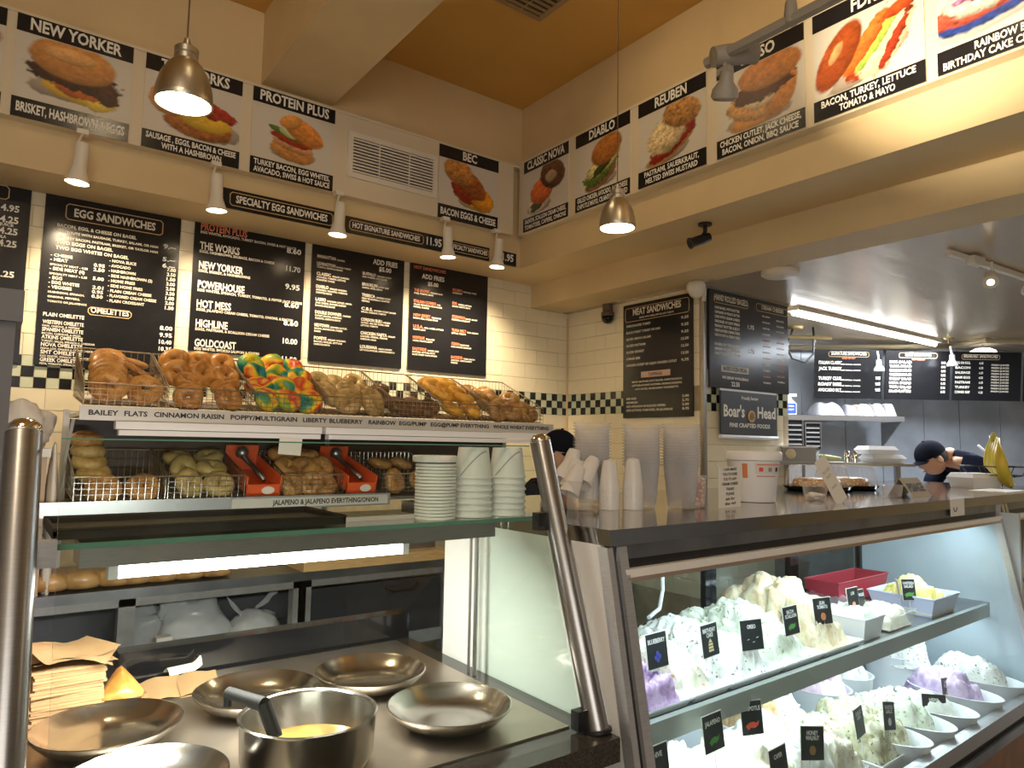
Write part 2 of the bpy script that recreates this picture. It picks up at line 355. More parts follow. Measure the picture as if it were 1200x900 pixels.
F_ = {
 'NEW YORKER': [(.5, .28, .42, .12, 4, SH, .1, .1), (.55, .28, .36, .12, -5, YEL, .3, .2), (.72, .22, .13, .12, 0, (.95, .82, .3), .3, .3), (.55, .36, .26, .12, -5, ORG, .5, .2), (.5, .50, .44, .14, -4, BRN, .9, .25), (.72, .42, .20, .12, -40, BRN, .8, .35), (.48, .74, .40, .22, -3, TAN, .35, .03), (.45, .82, .24, .08, 0, (.93, .70, .42), .3, .1)],
 'THE WORKS': [(.62, .22, .42, .14, 0, SH, .1, .1), (.55, .26, .38, .16, -4, DTAN, .8, .1), (.60, .42, .32, .16, -8, YEL, .3, .15), (.78, .58, .22, .07, -22, RED, .9, .3), (.62, .60, .2, .08, -30, RED, .9, .3), (.28, .62, .26, .20, 15, TAN, .5, .06)],
 'PROTEIN PLUS': [(.5, .2, .30, .10, 0, SH, .1, .1), (.48, .24, .28, .13, -8, TAN, .5, .08), (.50, .36, .27, .08, -8, (.86, .62, .42), .5, .15), (.47, .46, .27, .07, -10, RED, .8, .2), (.42, .55, .24, .05, -14, GRN, .8, .2), (.42, .56, .12, .04, -20, (.80, .82, .55), .3, .2), (.62, .66, .28, .15, -24, (.87, .55, .24), .5, .04), (.45, .80, .15, .09, 20, (.90, .62, .3), .3, .1)],
 'BEC': [(.6, .14, .3, .08, 0, SH, .1, .1), (.62, .22, .30, .14, -5, YEL, .6, .2), (.68, .32, .28, .18, -30, (.93, .62, .15), .6, .2), (.40, .38, .22, .16, -30, RED, .9, .3), (.50, .58, .34, .18, -28, (.66, .36, .14), .9, .04), (.32, .78, .26, .20, -14, (.80, .54, .26), .9, .04)],
 'CLASSIC NOVA': [(.35, .16, .28, .1, 0, SH, .1, .1), (.36, .26, .27, .17, 20, WHT, .4, .1), (.30, .20, .16, .08, 15, (.35, .36, .25), 1, .4), (.42, .48, .28, .20, 10, (.90, .45, .20), .6, .12), (.66, .74, .30, .22, -20, (.42, .27, .18), 1, .05), (.62, .70, .14, .1, 0, (.72, .62, .45), .6, .3)],
 'DIABLO': [(.5, .18, .3, .1, 0, SH, .1, .1), (.48, .24, .32, .14, 22, (.66, .42, .3), .6, .1), (.46, .36, .34, .16, 22, GRN, 1.2, .3), (.52, .48, .34, .12, 20, (.90, .84, .55), .8, .3), (.48, .40, .2, .06, 25, (.2, .26, .1), 1, .4), (.58, .74, .30, .20, 14, (.72, .45, .20), .7, .04)],
 'REUBEN': [(.45, .14, .35, .1, 10, SH, .1, .1), (.50, .24, .40, .12, 24, TAN, .6, .1), (.52, .34, .40, .14, 24, (.62, .14, .1), .6, .2), (.45, .50, .34, .22, 24, (.90, .80, .60), .9, .25), (.66, .78, .30, .18, -12, (.72, .52, .28), 1.1, .05)],
 'LASSO': [(.5, .14, .4, .1, 0, SH, .1, .1), (.52, .18, .38, .12, 10, TAN, .4, .05), (.44, .34, .34, .16, -12, (.84, .62, .36), .8, .15), (.76, .40, .16, .26, -25, (.80, .52, .24), .6, .08), (.50, .44, .2, .12, 0, (.90, .80, .62), .6, .3), (.55, .56, .38, .13, 4, (.32, .11, .07), 1, .25), (.62, .80, .38, .18, 2, (.80, .52, .28), .5, .03)],
 'FDR': [(.5, .2, .4, .1, 20, SH, .1, .1), (.55, .24, .28, .10, 20, (.66, .26, .10), .9, .3), (.68, .45, .36, .18, 52, (.93, .85, .70), .5, .2), (.62, .56, .34, .07, 50, (.70, .82, .35), .6, .3), (.50, .55, .36, .08, 50, (.93, .45, .18), .6, .2), (.76, .42, .30, .05, 60, (.60, .20, .10), .8, .4), (.80, .84, .18, .06, 15, (.80, .30, .12), .8, .4), (.24, .52, .36, .17, 56, (.66, .30, .12), .5, .03), (.22, .58, .12, .05, 56, (.90, .65, .42), .4, .2)],
 'RAINBOW': [(.45, .40, .60, .22, 12, (.90, .88, .84), .1, .03), (.45, .42, .52, .18, 12, (.15, .28, .62), .9, .08), (.42, .50, .50, .16, 12, (.85, .35, .25), 1.2, .15), (.48, .60, .46, .18, 12, (.94, .90, .82), .9, .2), (.5, .66, .4, .08, 12, (.85, .55, .75), 1.5, .5)],
}
def poster(key, title, lines, label, M, w_, h_, top=.075, bot=.085, th=.05):
    t = thing('food_poster', label, 'poster', M=M)
    MB().box(0, w_, -.006, 0, 0, h_).build('panel', boardcream, t)
    print_obj(F_[key], .004, w_-.004, bot+.003, h_-top-.003, -.0065, t)
    MB().box(0, w_, -.0085, -.006, h_-top, h_).build('title_band', brd, t)
    MB().box(0, w_, -.0085, -.006, 0, bot).build('caption_band', brd, t)
    if title: b = MB(); letters(b, title, w_/2, h_-top*.78, top*.60, min(w_*.84, len(title)*.034), 'C', -.009); b.build('title_lettering', bright, t)
    n = len(lines)
    for i, l in enumerate(lines):
        if not l: continue
        b = MB(); letters(b, l, w_/2, bot*((.30,) if n == 1 else (.58, .14))[i], bot*(.42 if n == 1 else .28), min(w_*.92, len(l)*(.0215 if n == 1 else .0165)), 'C', -.009); b.build('caption_lettering', bright, t)
YA = 3.505
for key, title, lines, label, x0, w_ in (
    ('NEW YORKER', 'NEW YORKER', ['BRISKET, HASHBROWN & EGGS'], 'poster of a brisket and egg bagel headed NEW YORKER, leftmost whole poster', 0.0, .433),
    ('THE WORKS', 'THE WORKS', ['SAUSAGE , EGGS, BACON & CHEESE', 'WITH A HASHBROWN'], 'poster headed THE WORKS, partly behind the left pendant lamp', .485, .43),
    ('PROTEIN PLUS', 'PROTEIN PLUS', ['TURKEY BACON, EGG WHITES,', 'AVACADO, SWISS & HOT SAUCE'], 'poster headed PROTEIN PLUS, just left of the wall vent', .967, .43),
    ('BEC', 'BEC', ['BACON EGGS & CHEESE'], 'poster headed BEC, between wall vent and room corner', 2.045, .43)):
    poster(key, title, lines, label, Matrix.Translation((x0, YA, 2.825)), w_, .445)
poster('LASSO', '', ['', ''], 'poster cut off by the left picture edge, beside the NEW YORKER poster', Matrix.Translation((-.485, YA, 2.825)), .45, .445)
def MR(y, z, x=2.645): return Matrix.Translation((x, y, z)) @ Matrix.Rotation(-math.pi/2, 4, 'Z')
for key, title, lines, label, y1, y0 in (
    ('CLASSIC NOVA', 'CLASSIC NOVA', ['SALMON, SCALLION CREAM CHEESE,', 'TOMATOES, CAPERS, ONIONS'], 'poster headed CLASSIC NOVA, nearest the room corner on the right wall', 3.446, 3.02),
    ('DIABLO', 'DIABLO', ['GRILLED CHICKEN, AVOCADO, JACK CHEESE', 'CHIPOTLE MAYO, CILANTRO, PEPPERED'], 'poster headed DIABLO, above the right pendant lamp', 2.956, 2.528),
    ('REUBEN', 'REUBEN', ['PASTRAMI, SAUERKRAUT,', 'MELTED SWISS MUSTARD'], 'poster headed REUBEN, right of the right pendant lamp', 2.468, 2.037),
    ('LASSO', 'LASSO', ['CHICKEN CUTLET, JACK CHEESE,', 'BACON, ONION, BBQ SAUCE'], 'poster with chicken cutlet sandwich, title half hidden by the grey track light', 1.976, 1.537),
    ('FDR', 'FDR', ['BACON, TURKEY, LETTUCE', 'TOMATO & MAYO'], 'poster of an opened turkey and bacon bagel, second from the right', 1.498, 1.07),
    ('RAINBOW', '', ['RAINBOW BAGEL', 'BIRTHDAY CAKE CREAM CHEESE'], 'poster of a rainbow bagel at the upper right picture corner', 1.03, .58)):
    poster(key, title, lines, label, MR(y1, 2.832), y1-y0, .455)

# ------------------------------------------------------------------ menu boards
def board(name, label, M, w_, h_, rows, frames=(), cat='menu board', panel=brd, extra=None):
    """rows: (text, u, v, cap height, width in u or None, align, colour)"""
    t = thing(name, label, cat, M=M)
    MB().box(0, w_, -.012, 0, 0, h_).build('panel', panel, t)
    names = {'i': ('lettering', ink), 'c': ('chalk_lettering', chalk), 'r': ('red_lettering', redink), 'w': ('lettering', bright), 'd': ('lettering', darkink)}
    for s, u, v, h, wd, al, c in rows: b = MB(); letters(b, s, u*w_, h_*(1-v), h, wd*w_ if wd else None, al, -.0128); b.build(*names[c], t)
    if frames:
        b = MB()
        for u0, u1, v0, v1 in frames: frame_line(b, u0*w_, u1*w_, h_*(1-v1), h_*(1-v0), .004, -.0128)
        b.build('banner_frame', gold, t)
    if extra: extra(t, w_, h_)
    return t
YB = 3.892; BT = 2.652
E_ = [('EGG SANDWICHES', .5, .125, .034, .60, 'C', 'i')]
for i, (s, wd, h) in enumerate((('BACON, EGG, & CHEESE ON BAGEL', .57, .014), ('SUBSTITUTE WITH SAUSAGE, TURKEY, SALAMI, OR HAM', .74, .010), ('- TURKEY BACON, PASTRAMI, BRISKET, OR TAYLOR HAM', .74, .010), ('TWO EGGS ON BAGEL', .40, .014), ('TWO EGG WHITES ON BAGEL', .52, .014))):
    E_.append((s, .09, .20+i*.0325, h, wd, 'L', 'i'))
E_ += [('9.--', .97, .225, .02, .1, 'R', 'c'), ('5.--', .97, .305, .018, .1, 'R', 'c'), ('6.--', .97, .345, .018, .1, 'R', 'c')]
for i, (s, wd, h, p) in enumerate((('- CHEESE', .15, .012, ''), ('- MEAT', .12, .013, '0.95'), ('SPECIALTY MEAT - 4.25', .26, .008, '2.50'), ('- SIDE MEAT (4)', .24, .013, ''), ('SPECIALTY MEAT - 6.25', .26, .008, '5.00'), ('- EGG', .09, .013, ''), ('- EGG WHITES', .21, .013, '2.01'), ('- VEGGIES', .16, .013, '0.95'), ('MUSHROOM, SPINACH,', .25, .008, '0.50'), ('ONIONS, PEPPERS,', .22, .008, ''), ('TOMATO OR JALAPENOS', .27, .008, ''))):
    E_.append((s, .06, .375+i*.0265, h, wd, 'L', 'i'))
    if p: E_.append((p, .44, .375+i*.0265, .014, .08, 'R', 'i'))
for i, (s, wd, p) in enumerate((('- NOVA SLICE', .20, '7.00'), ('- AVOCADO', .16, '2.50'), ('- HASHBROWN', .20, '1.50'), ('- SIDE HASHBROWN (2)', .33, '3.00'), ('- HOME FRIES', .20, '2.00'), ('- SIDE HOME FRIES', .26, '3.50'), ('- PLAIN CREAM CHEESE', .33, '1.00'), ('- FLAVORED CREAM CHEESE', .37, '2.00'), ('- PLAIN CROISSANT', .28, '1.50'))):
    E_.append((s, .47, .36+i*.030, .012, wd, 'L', 'i')); E_.append((p, .98, .365+i*.030, .015, .07, 'R', 'i'))
E_.append(('OMELETTES', .5, .675, .024, .28, 'C', 'w'))
for i, (s, q, p) in enumerate((('PLAIN OMELETTE', '', '8.00'), ('WESTERN OMELETTE', 'HAM, ONIONS, & PEPPERS', '9.95'), ('SPANISH OMELETTE', 'BACON, CHEDDAR, & SALSA', '10.40'), ('ATKINS OMELETTE', 'TURKEY, SALSA, SPINACH & CHEDDAR', '10.35'), ('NOVA OMELETTE', 'NOVA LOX, ONIONS & CREAM CHEESE', '13.35'), ('SMT OMELETTE', 'EGG WHITES, SPINACH, MUSHROOM', ''), ('GREEK OMELETTE', 'FETA, TOMATO, SPINACH', ''))):
    v = .725+i*.043; E_.append((s, .04, v-.004, .015, .28, 'L', 'w'))
    if q: E_.append((q, .04, v+.014, .008, len(q)*.0115, 'L', 'i'))
    if p: E_.append((p, .98, v+.01, .018, .10, 'R', 'c'))
board('menu_board', 'black menu board headed EGG SANDWICHES above the flat bagels', Matrix.Translation((.16, YB, 1.832)), .585, .82, E_, [(.14, .86, .055, .15), (.34, .66, .64, .69)])
P_ = []
for i, (s, wd, q, p) in enumerate((('PROTEIN PLUS', .40, 'EGG WHITES, AVOCADO, TURKEY BACON, SWISS & HOT SAUCE', '8.60'), ('THE WORKS', .34, 'EGGS, HASHBROWN, SAUSAGE, BACON & CHEESE', '11.70'), ('NEW YORKER', .38, 'EGGS, BRISKET, & HASHBROWNS', '9.95'), ('POWERHOUSE', .40, 'EGG WHITES, SPINACH, TURKEY, TOMATO, & PEPPER JACK CHEESE', '8.60'), ('HOT MESS', .29, 'EGGS, JALAPENO CREAM CHEESE, TOMATO, ONIONS, & BACON', '8.60'), ('HIGHLINE', .27, 'EGGS, PASTRAMI, & SCALLION CREAM CHEESE', '10.00'), ('GOLDCOAST', .35, 'EGG WHITES, SMOKED SALMON & CAPERS', '11.50'))):
    v = .075+i*.148; P_.append((s, .05, v, .034, wd, 'L', 'r' if i == 0 else 'w')); P_.append((q, .05, v+.028, .012, len(q)*.0165, 'L', 'i')); P_.append((p, .96, v+.062, .026, .14, 'R', 'c'))
board('menu_board', 'black menu board listing PROTEIN PLUS to GOLDCOAST, second from the left', Matrix.Translation((.812, YB, 1.958)), .592, .694, P_)
def cols(L_, u, v0, dv, hc, sub=2, wd=.2):
    out = []; v = v0
    for s in L_:
        a = s.split('|'); out.append((a[0], u, v, .016, len(a[0])*.021, 'L', hc))
        if len(a) > 1: out.append((a[1], u+len(a[0])*.021+.012, v, .008, len(a[1])*.0118, 'L', 'i'))
        for q in a[2:]: v += .023; out.append((q, u, v, .0085, len(q)*.0125, 'L', 'i'))
        v += dv
    return out
B3 = cols(['MANHATTAN|CHICKEN', 'LEXINGTON|BACON, TURKEY|TOMATO, ONION & RANCH', 'CLASSIC|GRILLED CHICKEN|AVOCADO, TOMATO, LETTUCE|MUENSTER CHEESE', 'DIABLO|GRILLED CHICKEN|AVOCADO, CILANTRO, CHEDDAR|CHIPOTLE MAYO', 'LASSO|CHICKEN CUTLET, PEPPER|JACK CHEESE, SMOKED BACON|BACON, BBQ SAUCE', 'DOUBLE DOWNER|CHICKEN|CUTLET, BACON, CHEDDAR|TOMATO, CHIPOTLE MAYO', 'MIDTOWN|CHICKEN CUTLET,|BACON, MUSHROOM, CHEESE|RANCH', 'POPEYE|GRILLED CHICKEN,|BACON, PICKLES, LETTUCE|CHIPOTLE MAYO'], .05, .13, .062, 'i')
B3 += [('ADD FRIES', .78, .10, .028, .28, 'C', 'i'), ('$5.00', .78, .155, .024, .14, 'C', 'w')]
B3 += cols(['BUFFALO|CHICKEN CUTLET|BLEU CHEESE, HOT SAUCE', 'BROOKLYN|ROAST BEEF|ONION, SWISS, MAYO', 'TRIBECA|CHICKEN CUTLET|FRESH MOZZARELLA, ROASTED|PEPPERS', 'C.B.S.|CHICKEN CUTLET, BACON|RANCH, CHEDDAR, TOMATO', 'CORDON BLEU|CHICKEN|CUTLET, MELTED SWISS, HAM|LETTUCE, TOMATO', 'CHICKEN FAJITA|GRILLED|CHICKEN, PEPPERS, ONIONS|CHEDDAR, SALSA', 'LOUISIANA|CAJUN CHICKEN|LETTUCE, PICKLES, CHIPOTLE MAYO'], .53, .21, .072, 'i')
board('menu_board', 'black menu board crowded with two columns of small print, third from the left', Matrix.Translation((1.446, YB, 1.958)), .592, .694, B3)
B4 = [('HOT SANDWICHES', .24, .07, .018, .40, 'C', 'r'), ('ADD FRIES', .28, .15, .026, .28, 'C', 'w'), ('$5.00', .28, .21, .022, .13, 'C', 'w')]
B4 += cols(['THE BRONX|CHICKEN SALAD|SWISS, TOMATO, MAYO', 'ITALIAN COMBO|HAM,|SALAMI, PEPPERONI, PROVOLONE|PEPPERS, ONIONS', 'NEW JERSEY|TAYLOR HAM|BACON, EGG, CHEESE, MAYO', 'U.S.A.|HAM, CHEESE, LETTUCE|TOMATO, MAYO', 'MONTAUK|TUNA, RED|ONION, TOMATO, MAYO', 'EASTSIDE|TURKEY, BRIE|MUSTARD, LETTUCE, MAYO|BLACK FOREST HAM & RANCH'], .05, .28, .080, 'r')
B4 += cols(['REUBEN|PASTRAMI, SWISS|SAUERKRAUT', 'FDR|TURKEY, LETTUCE|BACON, TOMATO, MAYO', 'STUDWICH|ROAST, SALAMI|PASTRAMI & COLESLAW', 'TUNA MELT|TUNA, CHEDDAR|LETTUCE, TOMATO', 'CUBAN|ROAST PORK|HAM, PICKLES, MUSTARD', 'BUCKEYE|TURKEY, BACON|AVOCADO, CHIPOTLE MAYO|CHEDDAR'], .53, .22, .105, 'r')
board('menu_board', 'black menu board with orange sandwich names, rightmost on the long wall', Matrix.Translation((2.082, YB, 1.958)), .592, .694, B4)
board('menu_board', 'black menu board cut by the left picture edge, showing prices 14.95 and 14.25', Matrix.Translation((-.48, YB, 1.832)), .585, .82,
      [('14.95', .93, .16, .026, .14, 'R', 'w'), ('14.25', .93, .225, .026, .14, 'R', 'w'), ('JUICE', .90, .245, .011, .09, 'R', 'w'), ('14.25', .93, .29, .026, .14, 'R', 'w'), ('14.25', .93, .36, .026, .14, 'R', 'w'), ('ULA', .86, .315, .011, .05, 'R', 'w'), ('13.25', .93, .53, .024, .15, 'R', 'w')], [(.1, .86, .02, .10)])
# narrow signs on the soffit band
def sign(label, x0, x1, z0, z1, rows, frames):
    board('header_sign', label, Matrix.Translation((x0, 3.556, z0)) @ Matrix.Rotation(R(0), 4, 'Y'), x1-x0, z1-z0, rows, frames, 'sign')
sign('black header sign reading SPECIALTY EGG SANDWICHES under the poster rail', .856, 1.462, 2.638, 2.735, [('SPECIALTY EGG SANDWICHES', .5, .66, .032, .78, 'C', 'w')], [(.06, .94, .14, .86)])
sign('black header sign reading HOT SIGNATURE SANDWICHES with price 11.95', 1.50, 2.135, 2.638, 2.728, [('HOT SIGNATURE SANDWICHES', .39, .64, .026, .66, 'C', 'w'), ('11.95', .87, .72, .04, .16, 'C', 'c')], [(.03, .76, .18, .82)])
sign('black header sign reading SPECIALTY SANDWICHES, rightmost under the rail', 2.16, 2.45, 2.64, 2.722, [('SPECIALTY SANDWICHES', .5, .62, .024, .90, 'C', 'w')], [(.01, .99, .16, .84)])
sign('small black price sign reading 1.95 in the corner under the rail', 2.53, 2.66, 2.64, 2.722, [('1.95', .5, .7, .04, .66, 'C', 'c')], [])
# wall B: meat sandwiches
M_ = [('MEAT SANDWICHES', .5, .10, .038, .70, 'C', 'i'), ('SERVED WITH CHEESE, LETTUCE, AND TOMATO', .5, .135, .009, .5, 'C', 'i')]
for i, (s, p) in enumerate((('OVEN ROASTED TURKEY', '9.25'), ('BLACK FOREST TURKEY OR HAM', '9.25'), ('SLICED GENOA SALAMI', '9.25'), ('SLICED PASTRAMI', '12.50'), ('SLICED BRISKET', '12.50'), ('CORNED BEEF', '12.50'), ('CHICKEN CUTLET OR CAJUN CHICKEN CUTLET', '9.75'))):
    M_.append((s, .05, .20+i*.058, .013, len(s)*.0195, 'L', 'i')); M_.append((p, .95, .20+i*.058, .014, .10, 'R', 'i'))
M_ += [('MAYO, MUSTARD (HOT SAUCE), CHIPOTLE MAYO', .5, .695, .010, .72, 'C', 'i'), ('LETTUCE, & HONEY MUSTARD, RUSSIAN DRESSING,', .5, .727, .010, .72, 'C', 'i'), ('HOT SAUCE, OR BALSAMIC VINAIGRETTE', .5, .759, .010, .62, 'C', 'i')]
for i, (s, p) in enumerate((('ADD EGGS', '2.00'), ('ADD BACON', '2.75'), ('ADD AVOCADO OR ROASTED PEPPERS', '2.00'), ('ADD LETTUCE, TOMATOES, OR JALAPENOS', '0.75'))): M_.append((s, .05, .84+i*.034, .012, len(s)*.0195, 'L', 'i')); M_.append((p, .95, .84+i*.034, .013, .09, 'R', 'i'))
def toppings(t, w_, h_):
    MB().box(w_*.28, w_*.70, -.015, -.012, h_*.345, h_*.395).build('label_strip', mat('pink_strip', (.72, .48, .38), .6), t)
    b = MB(); letters(b, 'TOPPINGS', w_*.49, h_*.355, .018, w_*.2, 'C', -.0155); b.build('strip_lettering', darkink, t)
board('menu_board', 'tall black menu board headed MEAT SANDWICHES behind the clear cups', MR(3.313, 1.69, 3.409), .578, .755, M_, [(.03, .96, .03, .155)], extra=toppings)
H_ = [('HAND ROLLED BAGELS', .26, .10, .032, .40, 'C', 'i'), ('CREAM CHEESES', .79, .095, .022, .30, 'C', 'i')]
for i, s in enumerate(('ONE BAGEL WITH BUTTER', 'ONE BAGEL W/ PEANUT BUTTER', 'ONE WITH CREAM CHEESE', 'ONE BAGEL W/ LIGHT SPREAD', 'PEANUT BUTTER & JELLY', 'ONE FLAVORED CREAM CHEESE', 'ONE W/ NOVA & CREAM CHEESE', '', 'BAGELS BY THE DOZEN', 'BAKERS DOZEN BAGELS', 'HALF DOZEN BAGELS')):
    if s: H_.append((s, .06, .19+i*.047, .014, .30, 'L', 'w'))
H_ += [('1.75', .5, .34, .022, .08, 'C', 'c'), ('3.25', .5, .60, .022, .08, 'C', 'c'), ('WE SERVE WHOLESALE', .30, .90, .014, .32, 'C', 'w'), ('22.50', .30, .97, .024, .10, 'C', 'c')]
for i, s in enumerate(('PLAIN', 'SCALLION', 'VEGETABLE', 'OLIVE', 'LOX SPREAD', 'JALAPENO', 'HONEY WALNUT', 'CHIVE', 'BLUEBERRY', 'STRAWBERRY', 'OREO', 'TOFU')): H_.append((s, .70, .18+i*.066, .009, .10, 'C', 'r' if i in (4, 10) else 'w')); H_.append((s[::1] if i % 2 else 'BACON', .89, .20+i*.062, .009, .10, 'C', 'r' if i in (3, 4, 8, 9, 10) else 'w'))
def dozen(t, w_, h_):
    MB().box(w_*.13, w_*.46, -.015, -.012, h_*.17, h_*.235).build('label_strip', mat('cream_strip', (.75, .72, .64), .6), t)
    b = MB(); letters(b, 'BAKERS DOZEN SPECIAL', w_*.295, h_*.185, .022, w_*.29, 'C', -.0155); b.build('strip_lettering', darkink, t)
    MB().box(-.012, w_+.01, -.018, 0, h_, h_+.014).build('top_rail', steel, t)
board('menu_board', 'charcoal menu board headed HAND ROLLED BAGELS on the tiled pillar', Matrix.Translation((3.44, 2.655, 1.865)) @ Matrix.Rotation(0, 4, 'Z'), .83, .595, H_, [(.05, .47, .05, .13), (.57, .995, .04, .125)], panel=mat('charcoal_board', (.05, .05, .055), .2), extra=dozen)
t = board('wall_sign', 'charcoal sign with a gold round emblem on the white tiles of the pillar', Matrix.Translation((3.525, 2.64, 1.585)), .58, .265,
          [("Proudly Serving", .5, .17, .018, .30, 'C', 'w'), ("Boar's", .22, .58, .062, .36, 'C', 'w'), ('Head', .80, .58, .062, .34, 'C', 'w'), ('FINE CRAFTED FOODS', .5, .82, .022, .72, 'C', 'w')], cat='sign', panel=mat('slate_sign', (.06, .065, .075), .4))
MB().tube([(-.005, -.006, -.012), (.585, -.006, -.012)], .014, 8).build('bottom_rail', whitepl, t)
MB().box(0, .58, -.008, 0, .265, .278).build('top_rail', whitepl, t)
b = MB().lathe([(0, .0), (.038, .0), (.038, .004), (0, .005)], 20, Matrix.Translation((.30, -.013, .118)) @ Matrix.Rotation(R(90), 4, 'X')); b.build('emblem', mat('gold_emblem', (.62, .40, .15), .5), t)
b = MB().prism([(.278, .112), (.284, .098), (.300, .094), (.310, .100), (.322, .104), (.330, .114), (.318, .118), (.322, .130), (.312, .140), (.300, .142), (.288, .136)], -.020, -.0185); b.build('boar_relief', mat('dark_emblem', (.30, .17, .05), .6), t)

# ------------------------------------------------------------------ lamps
def spotlight(name, loc, tgt, power, color, ang=70, blend=.6, rad=.03):
    l = bpy.data.lights.new(name, 'SPOT'); l.energy = power; l.color = color; l.spot_size = R(ang); l.spot_blend = blend; l.shadow_soft_size = rad
    o = bpy.data.objects.new(name, l); o.location = loc; o.rotation_euler = (Vector(tgt)-Vector(loc)).to_track_quat('-Z', 'Y').to_euler(); COL.objects.link(o); return o
def pendant(label, x, y, z, group='pendant lamps'):
    t = thing('pendant_lamp', label, 'lamp', (x, y, z))
    MB().lathe([(.080, 0), (.082, .004), (.081, .018), (.078, .045), (.068, .085), (.050, .118), (.034, .135), (.032, .136), (.048, .114), (.066, .082), (.075, .045), (.077, .016), (.076, .002), (.080, 0)], 36).build('shade', aluminium, t, 40)
    MB().lathe([(.030, .132), (.034, .134), (.034, .150), (.031, .153), (.034, .156), (.034, .172), (.030, .176), (.012, .182), (.008, .205), (0, .206)], 24).build('socket_cap', aluminium, t, 40)
    MB().tube([(0, 0, .2), (0, 0, 3.70-z)], .0025, 6).build('cord', mat('cord_brown', (.12, .06, .03), .6), t)
    MB().lathe([(0, .012), (.045, .010), (.074, .016), (.074, .018), (0, .02)], 28).build('bulb_face', lamp_glow, t, True)
    spotlight('pendant_light', (x, y, z+.004), (x, y, 0), 9, WARM, 140, .8, .05)
pendant('brushed aluminium pendant lamp hanging before THE WORKS poster', .411, 2.206, 2.49)
pendant('brushed aluminium pendant lamp hanging below the DIABLO poster', 2.205, 2.19, 2.47)
for i, (x, tx) in enumerate(((.257, .45), (.805, 1.05), (1.425, 1.75), (2.085, 2.3), (2.452, 2.55))):
    which = ['far left, above the EGG SANDWICHES board', 'left of the SPECIALTY EGG SANDWICHES sign', 'between the two long header signs', 'under the BEC poster, left one', 'beside the corner price sign'][i]
    t = thing('spot_lamp', 'white spot lamp '+which, 'lamp', (x, 3.50, 2.825), 0, None)
    MB().box(-.022, .022, -.04, 0.0, -.022, -.001).build('mount', whitem, t)
    MB().tube([(0, -.03, -.02), (-.012, -.04, -.06), (0, -.05, -.095)], .006, 6).build('stem', whitem, t, True)
    d = (Vector((.05 if i % 2 else -.06, .03, -1))).normalized(); q = d.to_track_quat('-Z', 'Y').to_matrix().to_4x4(); A = Matrix.Translation((0, -.055, -.09)) @ q
    MB().lathe([(.0, .02), (.026, .018), (.028, 0), (.028, -.09), (.030, -.10), (.048, -.155), (.046, -.156), (.030, -.12), (0, -.118)], 22, A).build('lamp_head', whitem, t, 40)
    MB().lathe([(0, -.150), (.043, -.150), (.043, -.1505), (0, -.152)], 20, A).build('bulb_face', spot_glow, t)
    p = Matrix.Translation((x, 3.50, 2.825)) @ A @ Vector((0, 0, -.165)); spotlight('spot_light', p, (tx, 3.9, 1.9), 46, (1, .80, .54), 96, .9, .02)
# grey track with two heads before the right-hand posters
t = thing('track_light', 'grey track light on a ceiling rod before the right wall posters', 'track light')
MB().tube([(1.6, 1.233, 2.606), (1.6, .1, 2.606)], .016, 8).build('track', mat('grey_track', (.33, .29, .23), .5), t)
MB().tube([(1.6, .966, 2.66), (1.6, .966, 3.70)], .006, 6).build('rod', mat('grey_track', (0, 0, 0)), t)
MB().lathe([(0, -.03), (.016, -.025), (.018, 0), (.014, .035), (.006, .05), (0, .05)], 12, Matrix.Translation((1.6, .966, 2.62))).build('rod_clamp', mat('grey_track', (0, 0, 0)), t, 50)
gt = mat('grey_track', (0, 0, 0))
MB().tube([(1.6, 1.17, 2.60), (1.6, 1.17, 2.545)], .007, 6).box(1.588, 1.612, 1.15, 1.19, 2.545, 2.565).build('bracket', gt, t)
A = Matrix.Translation((1.6, 1.165, 2.535)) @ Vector((.3, .35, -.75)).to_track_quat('-Z', 'Y').to_matrix().to_4x4()
MB().lathe([(0, .02), (.018, .018), (.02, -.01), (.036, -.03), (.038, -.05), (.03, -.06), (0, -.062)], 20, A).build('lamp_head', gt, t, 40)
A = Matrix.Translation((1.6, 1.18, 2.605)) @ Vector((.75, -.45, .18)).to_track_quat('-Z', 'Y').to_matrix().to_4x4()
MB().lathe([(0, .03), (.028, .026), (.030, 0), (.030, -.08), (.034, -.10), (.030, -.101), (0, -.09)], 20, A).build('lamp_head', gt, t, 40)
spotlight('track_spot', (1.72, 1.11, 2.64), (2.64, .98, 3.10), 100, (1, .84, .60), 70, .9, .02)
spotlight('track_spot', (1.6, 2.4, 3.6), (2.64, 2.1, 2.9), 9, (1, .75, .42), 100, .9, .04)
spotlight('track_spot', (1.5, 1.0, 3.6), (2.64, 1.5, 2.9), 13, (1, .75, .42), 110, .9, .04)
spotlight('track_spot', (.5, 1.6, 3.6), (.9, 3.5, 3.0), 10, (1, .75, .44), 120, .9, .04)
